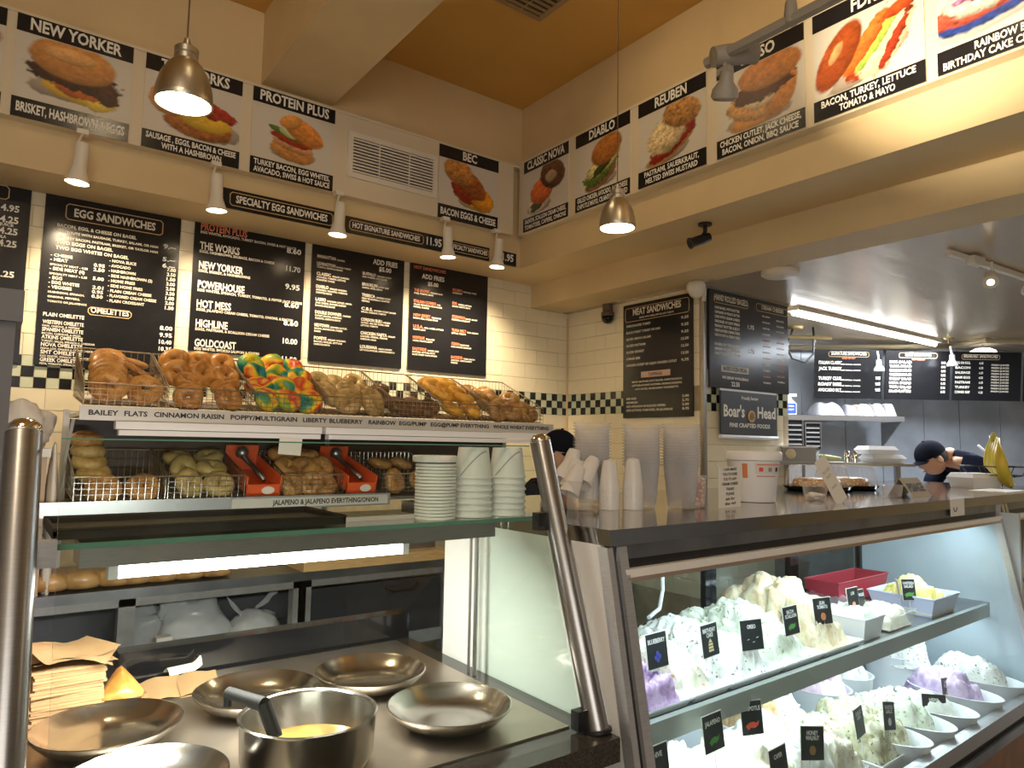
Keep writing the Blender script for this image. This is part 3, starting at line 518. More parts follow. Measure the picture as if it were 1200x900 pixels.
# security gear
t = thing('dome_camera', 'small black dome camera under the low ceiling by the meat menu board', 'camera', (3.375, 3.44, 2.475))
MB().lathe([(.035, 0), (.035, -.05), (.045, -.06), (.045, -.085)], 18).build('housing', mat('bronze_housing', (.12, .08, .04), .5), t, 40)
MB().lathe([(.043, -.085), (.040, -.11), (.025, -.13), (0, -.135)], 18).build('dome', blackgl, t, True)
t = thing('bullet_camera', 'black bullet camera on a bracket under the beam', 'camera', (2.86, 2.22, 2.636))
MB().lathe([(.035, 0), (.035, -.01), (0, -.012)], 16).build('base_plate', blackm, t)
MB().tube([(0, 0, 0), (0, 0, -.045), (-.015, .005, -.07)], .011, 8).build('arm', blackm, t)
A = Matrix.Translation((-.02, .005, -.085)) @ Vector((-.8, .35, -.35)).to_track_quat('-Z', 'Y').to_matrix().to_4x4()
MB().lathe([(0, .05), (.022, .045), (.025, 0), (.025, -.06), (.03, -.07), (.024, -.072), (0, -.06)], 16, A).build('camera_body', blackm, t, 40)
t = thing('smoke_detector', 'round flat cream detector on the kitchen ceiling', 'detector', (3.44, 2.17, 2.475))
MB().lathe([(.10, 0), (.10, -.018), (.085, -.03), (.03, -.032), (0, -.032)], 32).build('cover', whitem, t, 50)
t = thing('corner_lamp', 'cream bell shaped fitting at the top of the tiled pillar corner', 'fitting', (3.29, 2.62, 2.475))
MB().lathe([(.04, 0), (.055, -.02), (.055, -.05), (.035, -.085), (.015, -.10), (0, -.102)], 20).build('bell', whitem, t, True)
MB().tube([(.05, .0, -.01), (.09, .01, -.03), (.095, .02, -.1)], .012, 8).build('elbow', whitem, t, True)

# ------------------------------------------------------------------ bagels
def blob_n(p, s=1.0, seed=0): return noise.noise(Vector(p)*s+Vector((seed*3.7, seed*1.3, seed*.7)))
def bagel_mesh(name, m, R0=.040, r0=.024, flat=.85, seed=0, lump=.004, hole=True):
    b = MB()
    def fn(u, v):
        a = 2*math.pi*u; c = 2*math.pi*v
        rr = r0*(1+.10*math.sin(2*a+seed)); R1 = R0*(1+.05*math.cos(3*a+seed))
        q = (R1+rr*math.cos(c)); p = Vector((q*math.cos(a), q*math.sin(a), rr*math.sin(c)*flat))
        return p*(1+lump*18*blob_n(p, 28, seed))
    b.grid(fn, 26, 12, wrapu=True, wrapv=True)
    return b.mesh(name, m, True)
def speck(name, base, dark, spc, sc=90, th=.6, rough=.3):
    m = bpy.data.materials.new(name); N, L = nodes(m); b = N['Principled BSDF']; b.inputs['Roughness'].default_value = rough
    tc = N.new('ShaderNodeTexCoord'); n = N.new('ShaderNodeTexNoise'); n.inputs['Scale'].default_value = 22; n.inputs['Detail'].default_value = 6; L.new(tc.outputs['Object'], n.inputs[0])
    rp = N.new('ShaderNodeValToRGB'); rp.color_ramp.elements[0].color = (*dark, 1); rp.color_ramp.elements[0].position = .36; rp.color_ramp.elements[1].color = (*base, 1); rp.color_ramp.elements[1].position = .6; L.new(n.outputs[0], rp.inputs[0])
    out = rp.outputs[0]
    if spc:
        v = N.new('ShaderNodeTexVoronoi'); v.inputs['Scale'].default_value = sc*1.6; L.new(tc.outputs['Object'], v.inputs[0])
        lt = N.new('ShaderNodeMath'); lt.operation = 'LESS_THAN'; lt.inputs[1].default_value = 1-th; L.new(v.outputs['Distance'], lt.inputs[0])
        mx = N.new('ShaderNodeMix'); mx.data_type = 'RGBA'; L.new(lt.outputs[0], mx.inputs['Factor']); L.new(out, mx.inputs['A']); mx.inputs['B'].default_value = (*spc, 1); out = mx.outputs['Result']
    L.new(out, b.inputs['Base Color'])
    bp = N.new('ShaderNodeBump'); bp.inputs['Strength'].default_value = .35; bp.inputs['Distance'].default_value = .004; L.new(n.outputs[0], bp.inputs['Height']); L.new(bp.outputs[0], b.inputs['Normal'])
    return m
def rainbow_mat():
    m = bpy.data.materials.new('rainbow_dough'); N, L = nodes(m); b = N['Principled BSDF']; b.inputs['Roughness'].default_value = .4
    tc = N.new('ShaderNodeTexCoord'); oi = N.new('ShaderNodeObjectInfo')
    n = N.new('ShaderNodeTexNoise'); n.noise_dimensions = '4D'; n.inputs['Scale'].default_value = 7; n.inputs['Detail'].default_value = 0; n.inputs['Distortion'].default_value = 1.2
    ml = N.new('ShaderNodeMath'); ml.operation = 'MULTIPLY'; ml.inputs[1].default_value = 20; L.new(oi.outputs['Random'], ml.inputs[0]); L.new(ml.outputs[0], n.inputs['W']); L.new(tc.outputs['Object'], n.inputs['Vector'])
    rp = N.new('ShaderNodeValToRGB'); cr = rp.color_ramp; cr.interpolation = 'CARDINAL'
    cs = [(.0, (.0, .10, .12)), (.30, (.0, .16, .15)), (.40, (.02, .26, .18)), (.47, (.25, .38, .04)), (.53, (.85, .55, .03)), (.60, (.85, .30, .02)), (.67, (.62, .06, .02)), (.78, (.85, .45, .05))]
    cr.elements[0].position, cr.elements[0].color = cs[0][0], (*cs[0][1], 1); cr.elements[1].position, cr.elements[1].color = cs[-1][0], (*cs[-1][1], 1)
    for p, c in cs[1:-1]: e = cr.elements.new(p); e.color = (*c, 1)
    L.new(n.outputs[0], rp.inputs[0]); L.new(rp.outputs[0], b.inputs['Base Color']); return m
BK = {
 'flat': ('flat golden bagel', speck('flat_crust', (.60, .29, .07), (.34, .13, .025), (.74, .52, .24), 120, .72), dict(R0=.042, r0=.030, flat=.50)),
 'plain': ('plain golden bagel', speck('plain_crust', (.62, .30, .07), (.38, .15, .03), None), dict(R0=.033, r0=.030, flat=.9)),
 'rainbow': ('rainbow coloured bagel', rainbow_mat(), dict(R0=.033, r0=.030, flat=.9)),
 'onion': ('pale seeded bagel', speck('pale_crust', (.62, .44, .18), (.34, .21, .06), (.20, .15, .08), 150, .80), dict(R0=.033, r0=.030, flat=.9)),
 'dark': ('dark brown poppy bagel', speck('dark_crust', (.20, .09, .03), (.08, .035, .012), (.05, .04, .03), 150, .7), dict(R0=.033, r0=.029, flat=.9)),
 'egg': ('yellow egg bagel', speck('egg_crust', (.78, .42, .05), (.50, .20, .02), None), dict(R0=.033, r0=.030, flat=.9)),
 'every': ('seed crusted brown bagel', speck('every_crust', (.50, .26, .06), (.24, .11, .025), (.80, .66, .40), 150, .74), dict(R0=.033, r0=.030, flat=.9)),
 'green': ('pale green tinged bagel', speck('green_crust', (.58, .44, .17), (.40, .30, .09), (.30, .20, .06), 120, .8), dict(R0=.033, r0=.031, flat=.85)),
 'dim': ('toasted seeded bagel', speck('dim_crust', (.58, .30, .08), (.32, .13, .03), (.82, .66, .40), 140, .74), dict(R0=.034, r0=.031, flat=.85)),
}
BM = {k: [bagel_mesh('bagel', v[1], seed=s*5+i, **v[2]) for s in range(3)] for i, (k, v) in enumerate(BK.items())}
ORD = ['first', 'second', 'third', 'fourth', 'fifth', 'sixth', 'seventh', 'eighth', 'ninth', 'tenth', 'eleventh', 'twelfth', 'thirteenth', 'fourteenth', 'fifteenth', 'sixteenth', 'seventeenth', 'eighteenth', 'nineteenth', 'twentieth']
ROWN = ['front row', 'second row', 'third row', 'back row']
def lay(me, x, y, z, tilt, roll_, spin, yaw_=0):
    o = link('bagel', me); o.matrix_world = Matrix.Translation((x, y, z)) @ Matrix.Rotation(R(yaw_), 4, 'Z') @ Matrix.Rotation(R(roll_), 4, 'Y') @ Matrix.Rotation(R(tilt), 4, 'X') @ Matrix.Rotation(spin, 4, 'Z'); return o
def fill(kind, basket, x0, x1, y0, y1, zf, spec, layers=((0, 0),), seed=0):
    """spec: list of rows from front to back, each (count, z above basket floor, tilt); bagels lean on one another"""
    rn = random.Random(seed); nm = BK[kind][0]
    for r, row in enumerate(spec):
        n, dz, tilt = row[:3]; xs = row[3] if len(row) > 3 else None; k2 = row[4] if len(row) > 4 else kind
        for i in range(n):
            x = xs[i] if xs else x0+(x1-x0)*(i+.5)/n
            y = y0+(y1-y0)*r/max(1, len(spec)-1)
            pos = ['only one', ] if n == 1 else (['left', 'right'] if n == 2 else ['left', 'middle', 'right'] if n == 3 else ['leftmost', 'second from left', 'third from left', 'rightmost'])
            o = lay(BM[k2][rn.randrange(3)], x+rn.uniform(-.008, .008), y+rn.uniform(-.01, .01), zf+dz+rn.uniform(-.004, .004), tilt+rn.uniform(-14, 20), rn.uniform(-18, 18), rn.uniform(0, 6), rn.uniform(-25, 25))
            tag(o, '%s in the %s, %s, %s' % (BK[k2][0], basket, ROWN[r] if len(spec) > 1 else 'single row', pos[min(i, len(pos)-1)]), 'bagel', 'bagels in the '+basket)

# ------------------------------------------------------------------ wire baskets on the two-tier rack
def wire_basket(label, x0, x1, yf, yb, zf, hf, hb, rise, group, step=.024, mt=None):
    """front at yf with rim height hf, back at yb with rim height hb, floor rising to the back"""
    t = thing('wire_basket', label, 'basket', (0, 0, 0), 0, group)
    fl = lambda y: zf+rise*(y-yf)/(yb-yf); tp = lambda y: zf+hf+(rise+hb-hf)*(y-yf)/(yb-yf)
    rim = MB().tube([(x0, yf, tp(yf)), (x1, yf, tp(yf)), (x1, yb, tp(yb)), (x0, yb, tp(yb))], .0035, 6, closed=True)
    rim.build('rim', mt or wire, t)
    g = MB(); r = .0017
    n = int((x1-x0)/step)
    for i in range(n+1):
        x = x0+(x1-x0)*i/n; g.tube([(x, yf, tp(yf)), (x, yf, zf), (x, yb, fl(yb)), (x, yb, tp(yb))], r, 3, caps=False)
    m = int((yb-yf)/step)
    for i in range(1, m):
        y = yf+(yb-yf)*i/m; g.tube([(x0, y, tp(y)), (x0, y, fl(y)), (x1, y, fl(y)), (x1, y, tp(y))], r, 3, caps=False)
    for k in range(1, 4):
        q = k/4; g.tube([(x0, yf, zf+hf*q), (x1, yf, zf+hf*q), (x1, yb, fl(yb)+hb*q), (x0, yb, fl(yb)+hb*q)], r, 3, closed=True)
    tag(g.build('wire_grid', mt or wire, t), kind='stuff')
    return t
rk = thing('bagel_rack', 'two-tier steel bagel rack along the long tiled wall', 'rack')
stripm = mat('label_strip_grey', (.62, .60, .56), .35, .3)
sh = MB().box(.29, 2.60, 3.11, 3.56, 1.585, 1.600); sh.build('upper_shelf', steel, rk)
MB().box(.283, 2.61, 3.095, 3.11, 1.568, 1.622).build('upper_front_strip', stripm, rk)
b = MB()
for s, px0, px1 in (('BAILEY', 103, 138), ('FLATS', 145, 172), ('CINNAMON RAISIN', 180, 262), ('POPPY/MULTIGRAIN', 270, 348), ('LIBERTY', 355, 383), ('BLUEBERRY', 386, 425), ('RAINBOW', 432, 464), ('EGG/PUMP', 468, 500), ('EGG@PUMP EVERYTHING', 505, 573), ('WHOLE WHEAT EVERYTHING', 578, 643)):
    xa = at(px0, 495, 1, 3.093).x; xb_ = at(px1, 500, 1, 3.093).x; b = MB(); letters(b, s, xa, 1.588, .017, xb_-xa, 'L', 3.0935); b.build('strip_lettering', darkink, rk)
for x0_, x1_ in ((.402, 1.222), (1.240, 2.58)):
    lb = thing('shelf_light', 'white %s light bar under the upper bagel shelf' % ('left' if x0_ < 1 else 'right'), 'light bar', (x0_, 3.10, 1.52), 0, None)
    MB().box(0, x1_-x0_, -.035, .02, 0.016, .046).build('housing', whitepl, lb); MB().box(0.01, x1_-x0_-.01, -.045, -.0, -.008, .013).build('diffuser', whitepl, lb)
MB().box(.20, 1.57, 3.11, 3.56, 1.225, 1.240).build('lower_shelf', steel, rk)
MB().box(.17, 1.585, 3.09, 3.11, 1.206, 1.262).build('lower_front_strip', mat('lower_strip', (.42, .45, .47), .3, .5), rk)
b = MB(); letters(b, 'JALAPENO & JALAPENO EVERYTHING/ONION', 1.02, 1.224, .019, .50, 'L', 3.0852); b.build('strip_lettering', darkink, rk)
MB().box(.85, 1.57, 3.086, 3.0885, 1.213, 1.254).build('paper_label', mat('strip_paper', (.62, .62, .58), .5), rk)
MB().box(1.57, 2.60, 3.15, 3.56, 1.225, 1.240).build('lower_shelf', steel, rk)
for x_ in (.28, 1.45, 2.605):
    MB().box(x_-.012, x_+.012, 3.56, 3.585, .93, 1.62).build('upright', whitep if x_ < .3 else steel, rk)
MB().prismx([(3.11, 1.57), (3.13, 1.57), (3.56, 1.27), (3.54, 1.25)], .262, .272).build('side_brace', whitep, rk)
MB().box(.28, 2.60, 3.565, 3.575, 1.24, 1.58).build('back_panel', mat('dark_panel', (.045, .035, .03), .5), rk)
XS = [.292, .588, .935, 1.268, 1.610, 1.885, 2.185, 2.56]
BN = ['leftmost upper basket', 'second upper basket', 'third upper basket', 'fourth upper basket', 'fifth upper basket', 'sixth upper basket', 'rightmost upper basket']
KD = ['flat', 'plain', 'rainbow', 'onion', 'dark', 'egg', 'every']
ZF = 1.626
for i in range(7):
    wire_basket('wire basket on the upper shelf, the '+BN[i]+' from the left' if 0 < i < 6 else 'wire basket, '+BN[i]+' of the rack', XS[i]+.004, XS[i+1]-.004, 3.125, 3.53, ZF, .085, .21, .05, 'wire baskets on the upper shelf')
# upper row of bagels, basket by basket
for k in range(6):      # a leaning file of flats at the left
    o = lay(BM['flat'][k % 3], .385+.004*k, 3.19+.042*k, 1.705+.026*k, 66-5*k, 4, k); tag(o, 'flat golden bagel in the leftmost upper basket, leaning file, number %s from the front' % ['one', 'two', 'three', 'four', 'five', 'six'][k], 'bagel', 'flat bagels in the leftmost basket')
for k, (x, y, z, rx, ry, ps) in enumerate(((.515, 3.19, 1.70, 60, -5, 'front right'), (.50, 3.34, 1.745, 15, 30, 'right, lower of the crossed pair'), (.515, 3.36, 1.785, 10, 34, 'right, upper of the crossed pair'), (.49, 3.43, 1.83, 10, 12, 'right, at the back'))):
    o = lay(BM['flat'][k % 3], x, y, z, rx, ry, 0); tag(o, 'flat golden bagel in the leftmost upper basket, '+ps, 'bagel', 'flat bagels in the leftmost basket')
def pile(i, kind, n, lx, seed, hz=0, rows=None):
    fill(kind, BN[i], XS[i]+lx, XS[i+1]-lx, 3.18, 3.44, ZF+.03, rows or [(n, .02, 52), (n, .095, 34), (n, .15, 24), (n, .20, 18)], seed=seed)
pile(1, 'plain', 2, .02, 2, rows=[(2, .025, 68), (2, .085, 25), (3, .135, 55), (3, .195, 60)])
pile(2, 'rainbow', 3, .02, 3, rows=[(3, .025, 55), (3, .09, 45), (3, .155, 55), (3, .205, 60)])
pile(3, 'onion', 3, .02, 4, rows=[(2, .03, 66, [1.40, 1.53]), (3, .065, 45), (3, .10, 45), (3, .145, 50)])
pile(4, 'dark', 3, .02, 5, rows=[(3, .03, 35), (2, .05, 10), (1, .13, 20, [1.68])])
pile(5, 'egg', 2, .03, 6, rows=[(2, .03, 45), (2, .095, 20), (3, .14, 20), (2, .185, 15)])
pile(6, 'every', 3, .02, 7, rows=[(3, .03, 55), (3, .065, 20), (3, .115, 20), (2, .15, 20, [2.25, 2.36])])
# paper liners peeping out under the bagels
for i in (0, 1, 4):
    tag(MB().grid(lambda u, v, i=i: (XS[i]+.03+u*(XS[i+1]-XS[i]-.06), 3.14+v*.37, ZF+.008+.046*v+.006*blob_n((u*6, v*6, i))), 9, 9).build('basket_liner', paperm, None, True), 'crumpled white liner sheet under the bagels of the '+BN[i], 'liner', None)
# lower baskets
LB = [('leftmost lower basket', .285, .60), ('second lower basket', .61, .91), ('third lower basket', 1.085, 1.36), ('rightmost lower basket', 1.56, 1.90)]
steelw = mat('steel_wire', (.5, .48, .44), .3, 1)
for n_, a, c in LB: wire_basket('wire basket on the lower shelf, '+n_, a, c, 3.13, 3.50, 1.262, .088, .16, .03, 'wire baskets on the lower shelf', mt=steelw)
for k, (x, y, z, rx, kd, ps) in enumerate(((.39, 3.19, 1.305, 62, 'dim', 'at the bottom front of the stack'), (.36, 3.25, 1.36, 20, 'onion', 'second of the leaning stack'), (.345, 3.28, 1.405, 18, 'onion', 'third of the leaning stack'), (.34, 3.30, 1.45, 16, 'onion', 'fourth of the leaning stack'), (.335, 3.33, 1.495, 14, 'dim', 'on top of the leaning stack'), (.53, 3.19, 1.305, 58, 'dim', 'lying alone at the right'))):
    o = lay(BM[kd][k % 3], x, y, z, rx, 0, k); tag(o, BK[kd][0]+' in the leftmost lower basket, '+ps, 'bagel', 'bagels in the leftmost lower basket')
fill('green', LB[1][0], .64, .88, 3.19, 3.40, 1.29, [(2, .025, 62), (2, .085, 45), (2, .13, 25)], seed=11)
fill('dim', LB[2][0], 1.10, 1.345, 3.19, 3.38, 1.29, [(3, .015, 62), (3, .085, 50), (2, .145, 12, [1.15, 1.27])], seed=12)
fill('dim', LB[3][0], 1.60, 1.86, 3.19, 3.38, 1.29, [(2, .02, 55), (2, .10, 20)], seed=13)
for k, (x, ps) in enumerate(((.99, 'left of the third lower basket'), (1.45, 'right of the third lower basket'))):
    t = thing('display_box', 'orange red open box with a round label, '+ps, 'box', (x, 3.13, 1.262), 0, 'orange boxes on the lower shelf')
    Mb = Matrix.Rotation(R(14), 4, 'X')
    MB().box(-.075, .075, 0, .38, 0, .012, Mb).box(-.075, .075, 0, .01, 0, .05, Mb).box(-.075, -.069, 0, .38, 0, .085, Mb).box(.069, .075, 0, .38, 0, .085, Mb).box(-.075, .075, .37, .38, 0, .13, Mb).build('tray', mat('orange_red_card', (.80, .12, .03), .5), t)
    MB().lathe([(0, 0), (.028, 0), (.028, .002), (0, .002)], 18, Mb @ Matrix.Translation((.02, -.001, .025)) @ Matrix.Rotation(R(90), 4, 'X'), sy=.62).build('round_label', paperm, t)
    MB().tube([(0.01, .04, .06), (.0, .2, .08), (-.02, .3, .10)], .012, 8, M=Mb).lathe([(0, -.03), (.026, -.02), (.03, 0), (.02, .02), (0, .03)], 12, Mb @ Matrix.Translation((-.02, .30, .115))).build('serving_tongs', steeld, t, True)
# card hanging on the light bar
tag(MB().box(0, .10, 0, .002, 0, .075, Matrix.Translation((1.02, 3.045, 1.445)) @ Matrix.Rotation(R(4), 4, 'Y')).build('hanging_card', paperm), 'small white paper note hanging from the left light bar', 'note')

# ------------------------------------------------------------------ back counter below the rack
bc = thing('back_counter', 'grey steel back counter with open compartments under the bagel rack', 'counter')
MB().box(-.6, 2.45, 3.2, 3.88, .865, .905).build('worktop', steeld, bc)
fr = MB()
for x_ in (-.6, .50, 1.20, 1.225, 1.99): MB().box(x_-.03, x_+.03, 3.2, 3.26, .12, .865).build('post', steelg, bc)
MB().box(-.6, 2.05, 3.2, 3.25, .50, .56).build('lower_rail', steelg, bc); MB().box(-.6, 2.05, 3.2, 3.23, .835, .865).build('upper_rail', steelg, bc)
MB().box(-.6, 2.05, 3.83, 3.86, .12, .865).build('back_panel', mat('counter_inside', (.14, .15, .17), .4), bc)
MB().box(-.6, 2.05, 3.24, 3.83, .54, .56).build('shelf', steelg, bc)
MB().box(1.26, 1.95, 3.21, 3.225, .56, .82).build('door', mat('dark_glass_door', (.04, .045, .055), .06, .2), bc)
MB().tube([(1.62, 3.18, .80), (1.66, 3.165, .782), (1.76, 3.165, .782), (1.80, 3.18, .80)], .012, 8).build('handle', blackm, bc)
MB().box(-.6, 2.05, 3.24, 3.28, 0, .12).build('plinth', blackm, bc)
MB().box(1.21, 1.985, 3.19, 3.55, .905, .955).build('x', wood); bb = bpy.data.objects['x']; bb.name = 'butcher_block'; tag(bb, 'pale butcher block board on the back counter at the right', 'cutting board')
t = thing('metal_pan', 'small deep steel pan on the right end of the butcher block', 'pan', (1.86, 3.32, .955))
MB().box(-.09, .09, -.05, .12, 0, .085).build('body', steel, t); MB().box(-.095, .095, -.055, .125, .085, .09).build('rim', steel, t)
t = tag(MB().tube([(1.62+.055*math.cos(a/6), 3.24+.01*math.sin(a/7), 1.005+.045*math.sin(a/6)) for a in range(0, 100)]+[(1.75, 3.25, 1.045), (1.86, 3.26, 1.05)], .007, 6).build('coiled_cable', whitepl, None, True), 'coiled white cable on the butcher block', 'cable')
def superq(u, v, a, b_, c, e=.6):
    sg = lambda t: math.copysign(abs(t)**e, t); th = math.pi*(v-.5); ph = 2*math.pi*u
    return (a*sg(math.cos(th))*sg(math.cos(ph)), b_*sg(math.cos(th))*sg(math.sin(ph)), c*(1+sg(math.sin(th))))
crust = speck('loaf_crust', (.62, .38, .16), (.40, .22, .08), None)
for k in range(7):
    x_ = at(60+k*38 if k < 3 else 158+(k-3)*32, 672, 1, 3.26).x
    b = MB().grid(lambda u, v: superq(u, v, .068, .11, .036, .55), 18, 12)
    o = b.build('bread_loaf', crust, None, True); o.location = (x_, 3.33, .907)
    tag(o, 'tan bread loaf on the back counter under the rack, %s from the left' % ['first', 'second', 'third', 'fourth', 'fifth', 'sixth', 'seventh'][k], 'bread', 'bread loaves on the back counter')
def crumple(name, label, cat, c, s, m, seed, knot=None, parent=None, nu=28, nv=18, amp=.35):
    def fn(u, v):
        a = 2*math.pi*u; p = math.pi*(.02+.96*v); d = Vector((math.sin(p)*math.cos(a), math.sin(p)*math.sin(a), math.cos(p)))
        q = 1+amp*blob_n(d, 1.6, seed)+amp*.5*abs(blob_n(d, 4.3, seed+4))+amp*.25*blob_n(d, 9, seed)
        z = d.z*q
        if z < -.75: z = -.75
        return (c[0]+d.x*q*s[0], c[1]+d.y*q*s[1], c[2]+(z+.75)*s[2])
    o = MB().grid(fn, nu, nv, wrapu=True).build(name, m, parent, 60)
    if not parent: tag(o, label, cat)
    return o
t = thing('plastic_bag', 'big knotted clear bag of white contents in the left compartment', 'plastic bag')
crumple('bag_body', '', '', (.80, 3.42, .565), (.14, .10, .14), bagfilm, 3, parent=t); crumple('bag_contents', '', '', (.80, 3.42, .567), (.11, .08, .09), mat('bag_white', (.85, .85, .85), .6), 8, parent=t)
crumple('bag_neck', '', '', (.74, 3.42, .72), (.07, .05, .08), bagfilm, 13, parent=t, amp=.6)
t = thing('plastic_bag', 'smaller clear bag tied with two ears, right of the big bag', 'plastic bag')
crumple('bag_body', '', '', (1.06, 3.40, .565), (.115, .09, .085), bagfilm, 5, parent=t); crumple('bag_contents', '', '', (1.06, 3.40, .567), (.09, .07, .06), mat('bag_white', (0, 0, 0)), 9, parent=t)
MB().grid(lambda u, v: (1.02-.09*u+.03*v, 3.40+.02*math.sin(9*u), .70+.10*u-.06*v), 6, 5).grid(lambda u, v: (1.05+.12*u, 3.40+.02*math.sin(9*u), .70+.15*u-.07*v*u), 6, 5).build('bag_ears', bagfilm, t, True)
crumple('plastic_bag', 'slack clear bag at the far left of the compartment', 'plastic bag', (.62, 3.5, .565), (.09, .08, .12), bagfilm, 21)
t = thing('carton', 'open white carton lying against the big bag', 'carton', (.70, 3.30, .60))
MB().box(-.07, .07, -.02, .03, 0, .05).box(-.07, -.01, -.02, .03, .05, .075).build('body', paperm, t)
crumple('plastic_wrapped_bundle', 'glossy plastic wrapped bundle on the counter by the left picture edge', 'bundle', (.115, 3.35, 1.455), (.10, .10, .10), frost, 31)
t = thing('storage_box', 'tan storage box behind the left steel post', 'box', (.02, 3.35, .905))
MB().box(-.25, .18, -.13, .15, 0, .55).build('body', mat('tan_box', (.55, .42, .30), .6), t); MB().box(-.26, .19, -.14, .16, .52, .552).build('lid', whitep, t)
crumple('paper_bag', 'white paper bag standing beside the left end of the rack', 'paper bag', (.225, 3.3, .906), (.022, .10, .32), paperm, 41, amp=.15)

t = thing('undercounter_fridge', 'dark undercounter refrigerator in the corner below the rack end', 'refrigerator', (2.50, 3.2, 0))
MB().box(0, .85, 0, .66, .08, 1.02).build('body', steelg, t); MB().box(.01, .84, -.03, 0, .10, .98).build('door', mat('fridge_door', (.10, .11, .12), .3, .5), t); MB().box(.10, .16, -.05, -.03, .3, .8).build('handle', steel, t)
# ------------------------------------------------------------------ register at the left edge
t = thing('register_display', 'grey register display tower at the left picture edge', 'register', (-.12, 1.6, .9))
gr = mat('register_grey', (.13, .13, .14), .5)
MB().box(-.30, .165, 0, .12, .815, .875).build('head', gr, t); MB().box(-.30, .155, .01, .11, .45, .815).build('screen_housing', gr, t); MB().box(-.1, .0, .03, .09, 0, .45).build('stand', gr, t)
struct_l = thing('side_counter', 'dark counter carrying the register at the left edge', 'counter'); MB().box(-1.0, .0, 1.15, 2.0, .86, .90).build('worktop', granite, struct_l); MB().box(-.98, -.02, 1.2, 1.98, 0, .86).build('cabinet', blackm, struct_l)

# ------------------------------------------------------------------ serving counter with the sneeze guard
sc = thing('serving_counter', 'black granite serving counter with a steel top behind the sneeze guard', 'counter')
MB().box(.01, 1.10, 1.078, 2.06, .85, .899).build('granite_slab', granite, sc)
stt = mat('worn_steel_top', (.50, .43, .36), .33, .9, col2=(.36, .30, .24), vscale=5, bump=.05, bscale=12)
MB().box(.06, 1.045, 1.175, 1.97, .899, .903).build('steel_top', stt, sc)
MB().box(.05, 1.09, 1.15, 2.03, 0, .85).build('cabinet', blackgl, sc)
MB().box(.30, 1.10, 1.99, 2.05, .90, .975).build('back_ledge', blackgl, sc)
sg = thing('sneeze_guard', 'leaning glass sneeze guard between two steel posts', 'sneeze guard')
posts_ = mat('post_steel', (.36, .35, .34), .3, 1, stretch=(1, 1, 30), var=.06, vscale=30)
for x_, nm in ((.050, 'left'), (1.083, 'right')):
    p = MB().tube([(x_, 1.128, .90), (x_, 1.332 if nm == 'right' else 1.332, 1.505)], .025, 24).build('post', posts_, sg, 40)
    MB().lathe([(.025, 0), (.0255, .002), (.024, .012), (.016, .02), (0, .023)], 24, Matrix.Translation((x_, 1.332, 1.505)) @ Matrix.Rotation(R(-18.6), 4, 'X')).build('cap', chrome, p, True)
    MB().tube([(x_, 1.128, .899), (x_, 1.129, .906)], .031, 24).build('foot_ring', blackm, p, 40)
    sx = 1 if nm == 'left' else -1
    for y_, z_ in ((1.145, .925), (1.285, 1.325)):
        MB().box(min(x_+sx*.02, x_+sx*.05), max(x_+sx*.02, x_+sx*.05), y_-.012, y_+.012, z_-.02, z_+.02).build('clip', blackm if nm == 'right' else steel, p)
yl = lambda z: 1.135+(z-.90)*.332
MB().hexa([(.10, yl(.907), .907), (1.05, yl(.907), .907), (1.05, yl(.907)+.006, .907), (.10, yl(.907)+.006, .907), (.10, yl(1.497), 1.497), (1.05, yl(1.497), 1.497), (1.05, yl(1.497)+.006, 1.497), (.10, yl(1.497)+.006, 1.497)]).build('front_glass', glass, sg)
MB().hexa([(.10, yl(1.497), 1.497), (1.05, yl(1.497), 1.497), (1.05, yl(1.497)+.006, 1.497), (.10, yl(1.497)+.006, 1.497), (.10, yl(1.5), 1.4995), (1.05, yl(1.5), 1.4995), (1.05, yl(1.5)+.006, 1.4995), (.10, yl(1.5)+.006, 1.4995)]).build('glass_edge', gedge, sg)
MB().prismx([(yl(.91)+.015, .91), (1.565, .91), (1.565, 1.325), (yl(1.325)+.015, 1.325)], 1.062, 1.068).build('side_glass', glass, sg)
MB().box(.07, 1.075, 1.305, 1.60, 1.327, 1.335).build('glass_shelf', glass, sg)
MB().box(.07, 1.075, 1.301, 1.305, 1.3265, 1.3355).build('shelf_edge', gedge, sg)
MB().tube([(1.066, 1.572, .90), (1.066, 1.572, 1.327)], .006, 8).build('rod', steel, sg); MB().tube([(1.066, 1.60, .90), (1.066, 1.60, 1.327)], .004, 8).build('rod', steel, sg)
lt = thing('counter_lamp', 'bright tube lamp in a steel housing under the glass shelf', 'lamp', (0, 0, 0))
MB().box(.14, .98, 1.37, 1.47, 1.285, 1.326).build('housing', steel, lt)
MB().tube([(.20, 1.40, 1.272), (.745, 1.40, 1.272)], .013, 12).build('tube', tube_glow, lt, 40)
MB().box(.185, .20, 1.385, 1.415, 1.26, 1.285).box(.745, .76, 1.385, 1.415, 1.26, 1.285).build('end_cap', whitepl, lt)
area('counter_lamp_light', (.47, 1.42, 1.255), .55, 15, (1, .95, .88), (R(30), 0, 0), .04)
t = thing('baking_tray', 'black baking tray lying on the glass shelf at the left', 'tray', (.10, 1.36, 1.335))
MB().box(0, .50, 0, .22, 0, .006).box(0, .50, 0, .006, .006, .016).box(0, .50, .214, .22, .006, .016).box(0, .006, 0, .22, .006, .016).box(.494, .50, 0, .22, .006, .016).build('pan', mat('burnt_tray', (.008, .008, .008), .6), t)
MB().tube([(0, 0, .016), (.5, 0, .016), (.5, .22, .016), (0, .22, .016)], .003, 6, closed=True).build('rim', mat('burnt_tray', (0, 0, 0)), t)
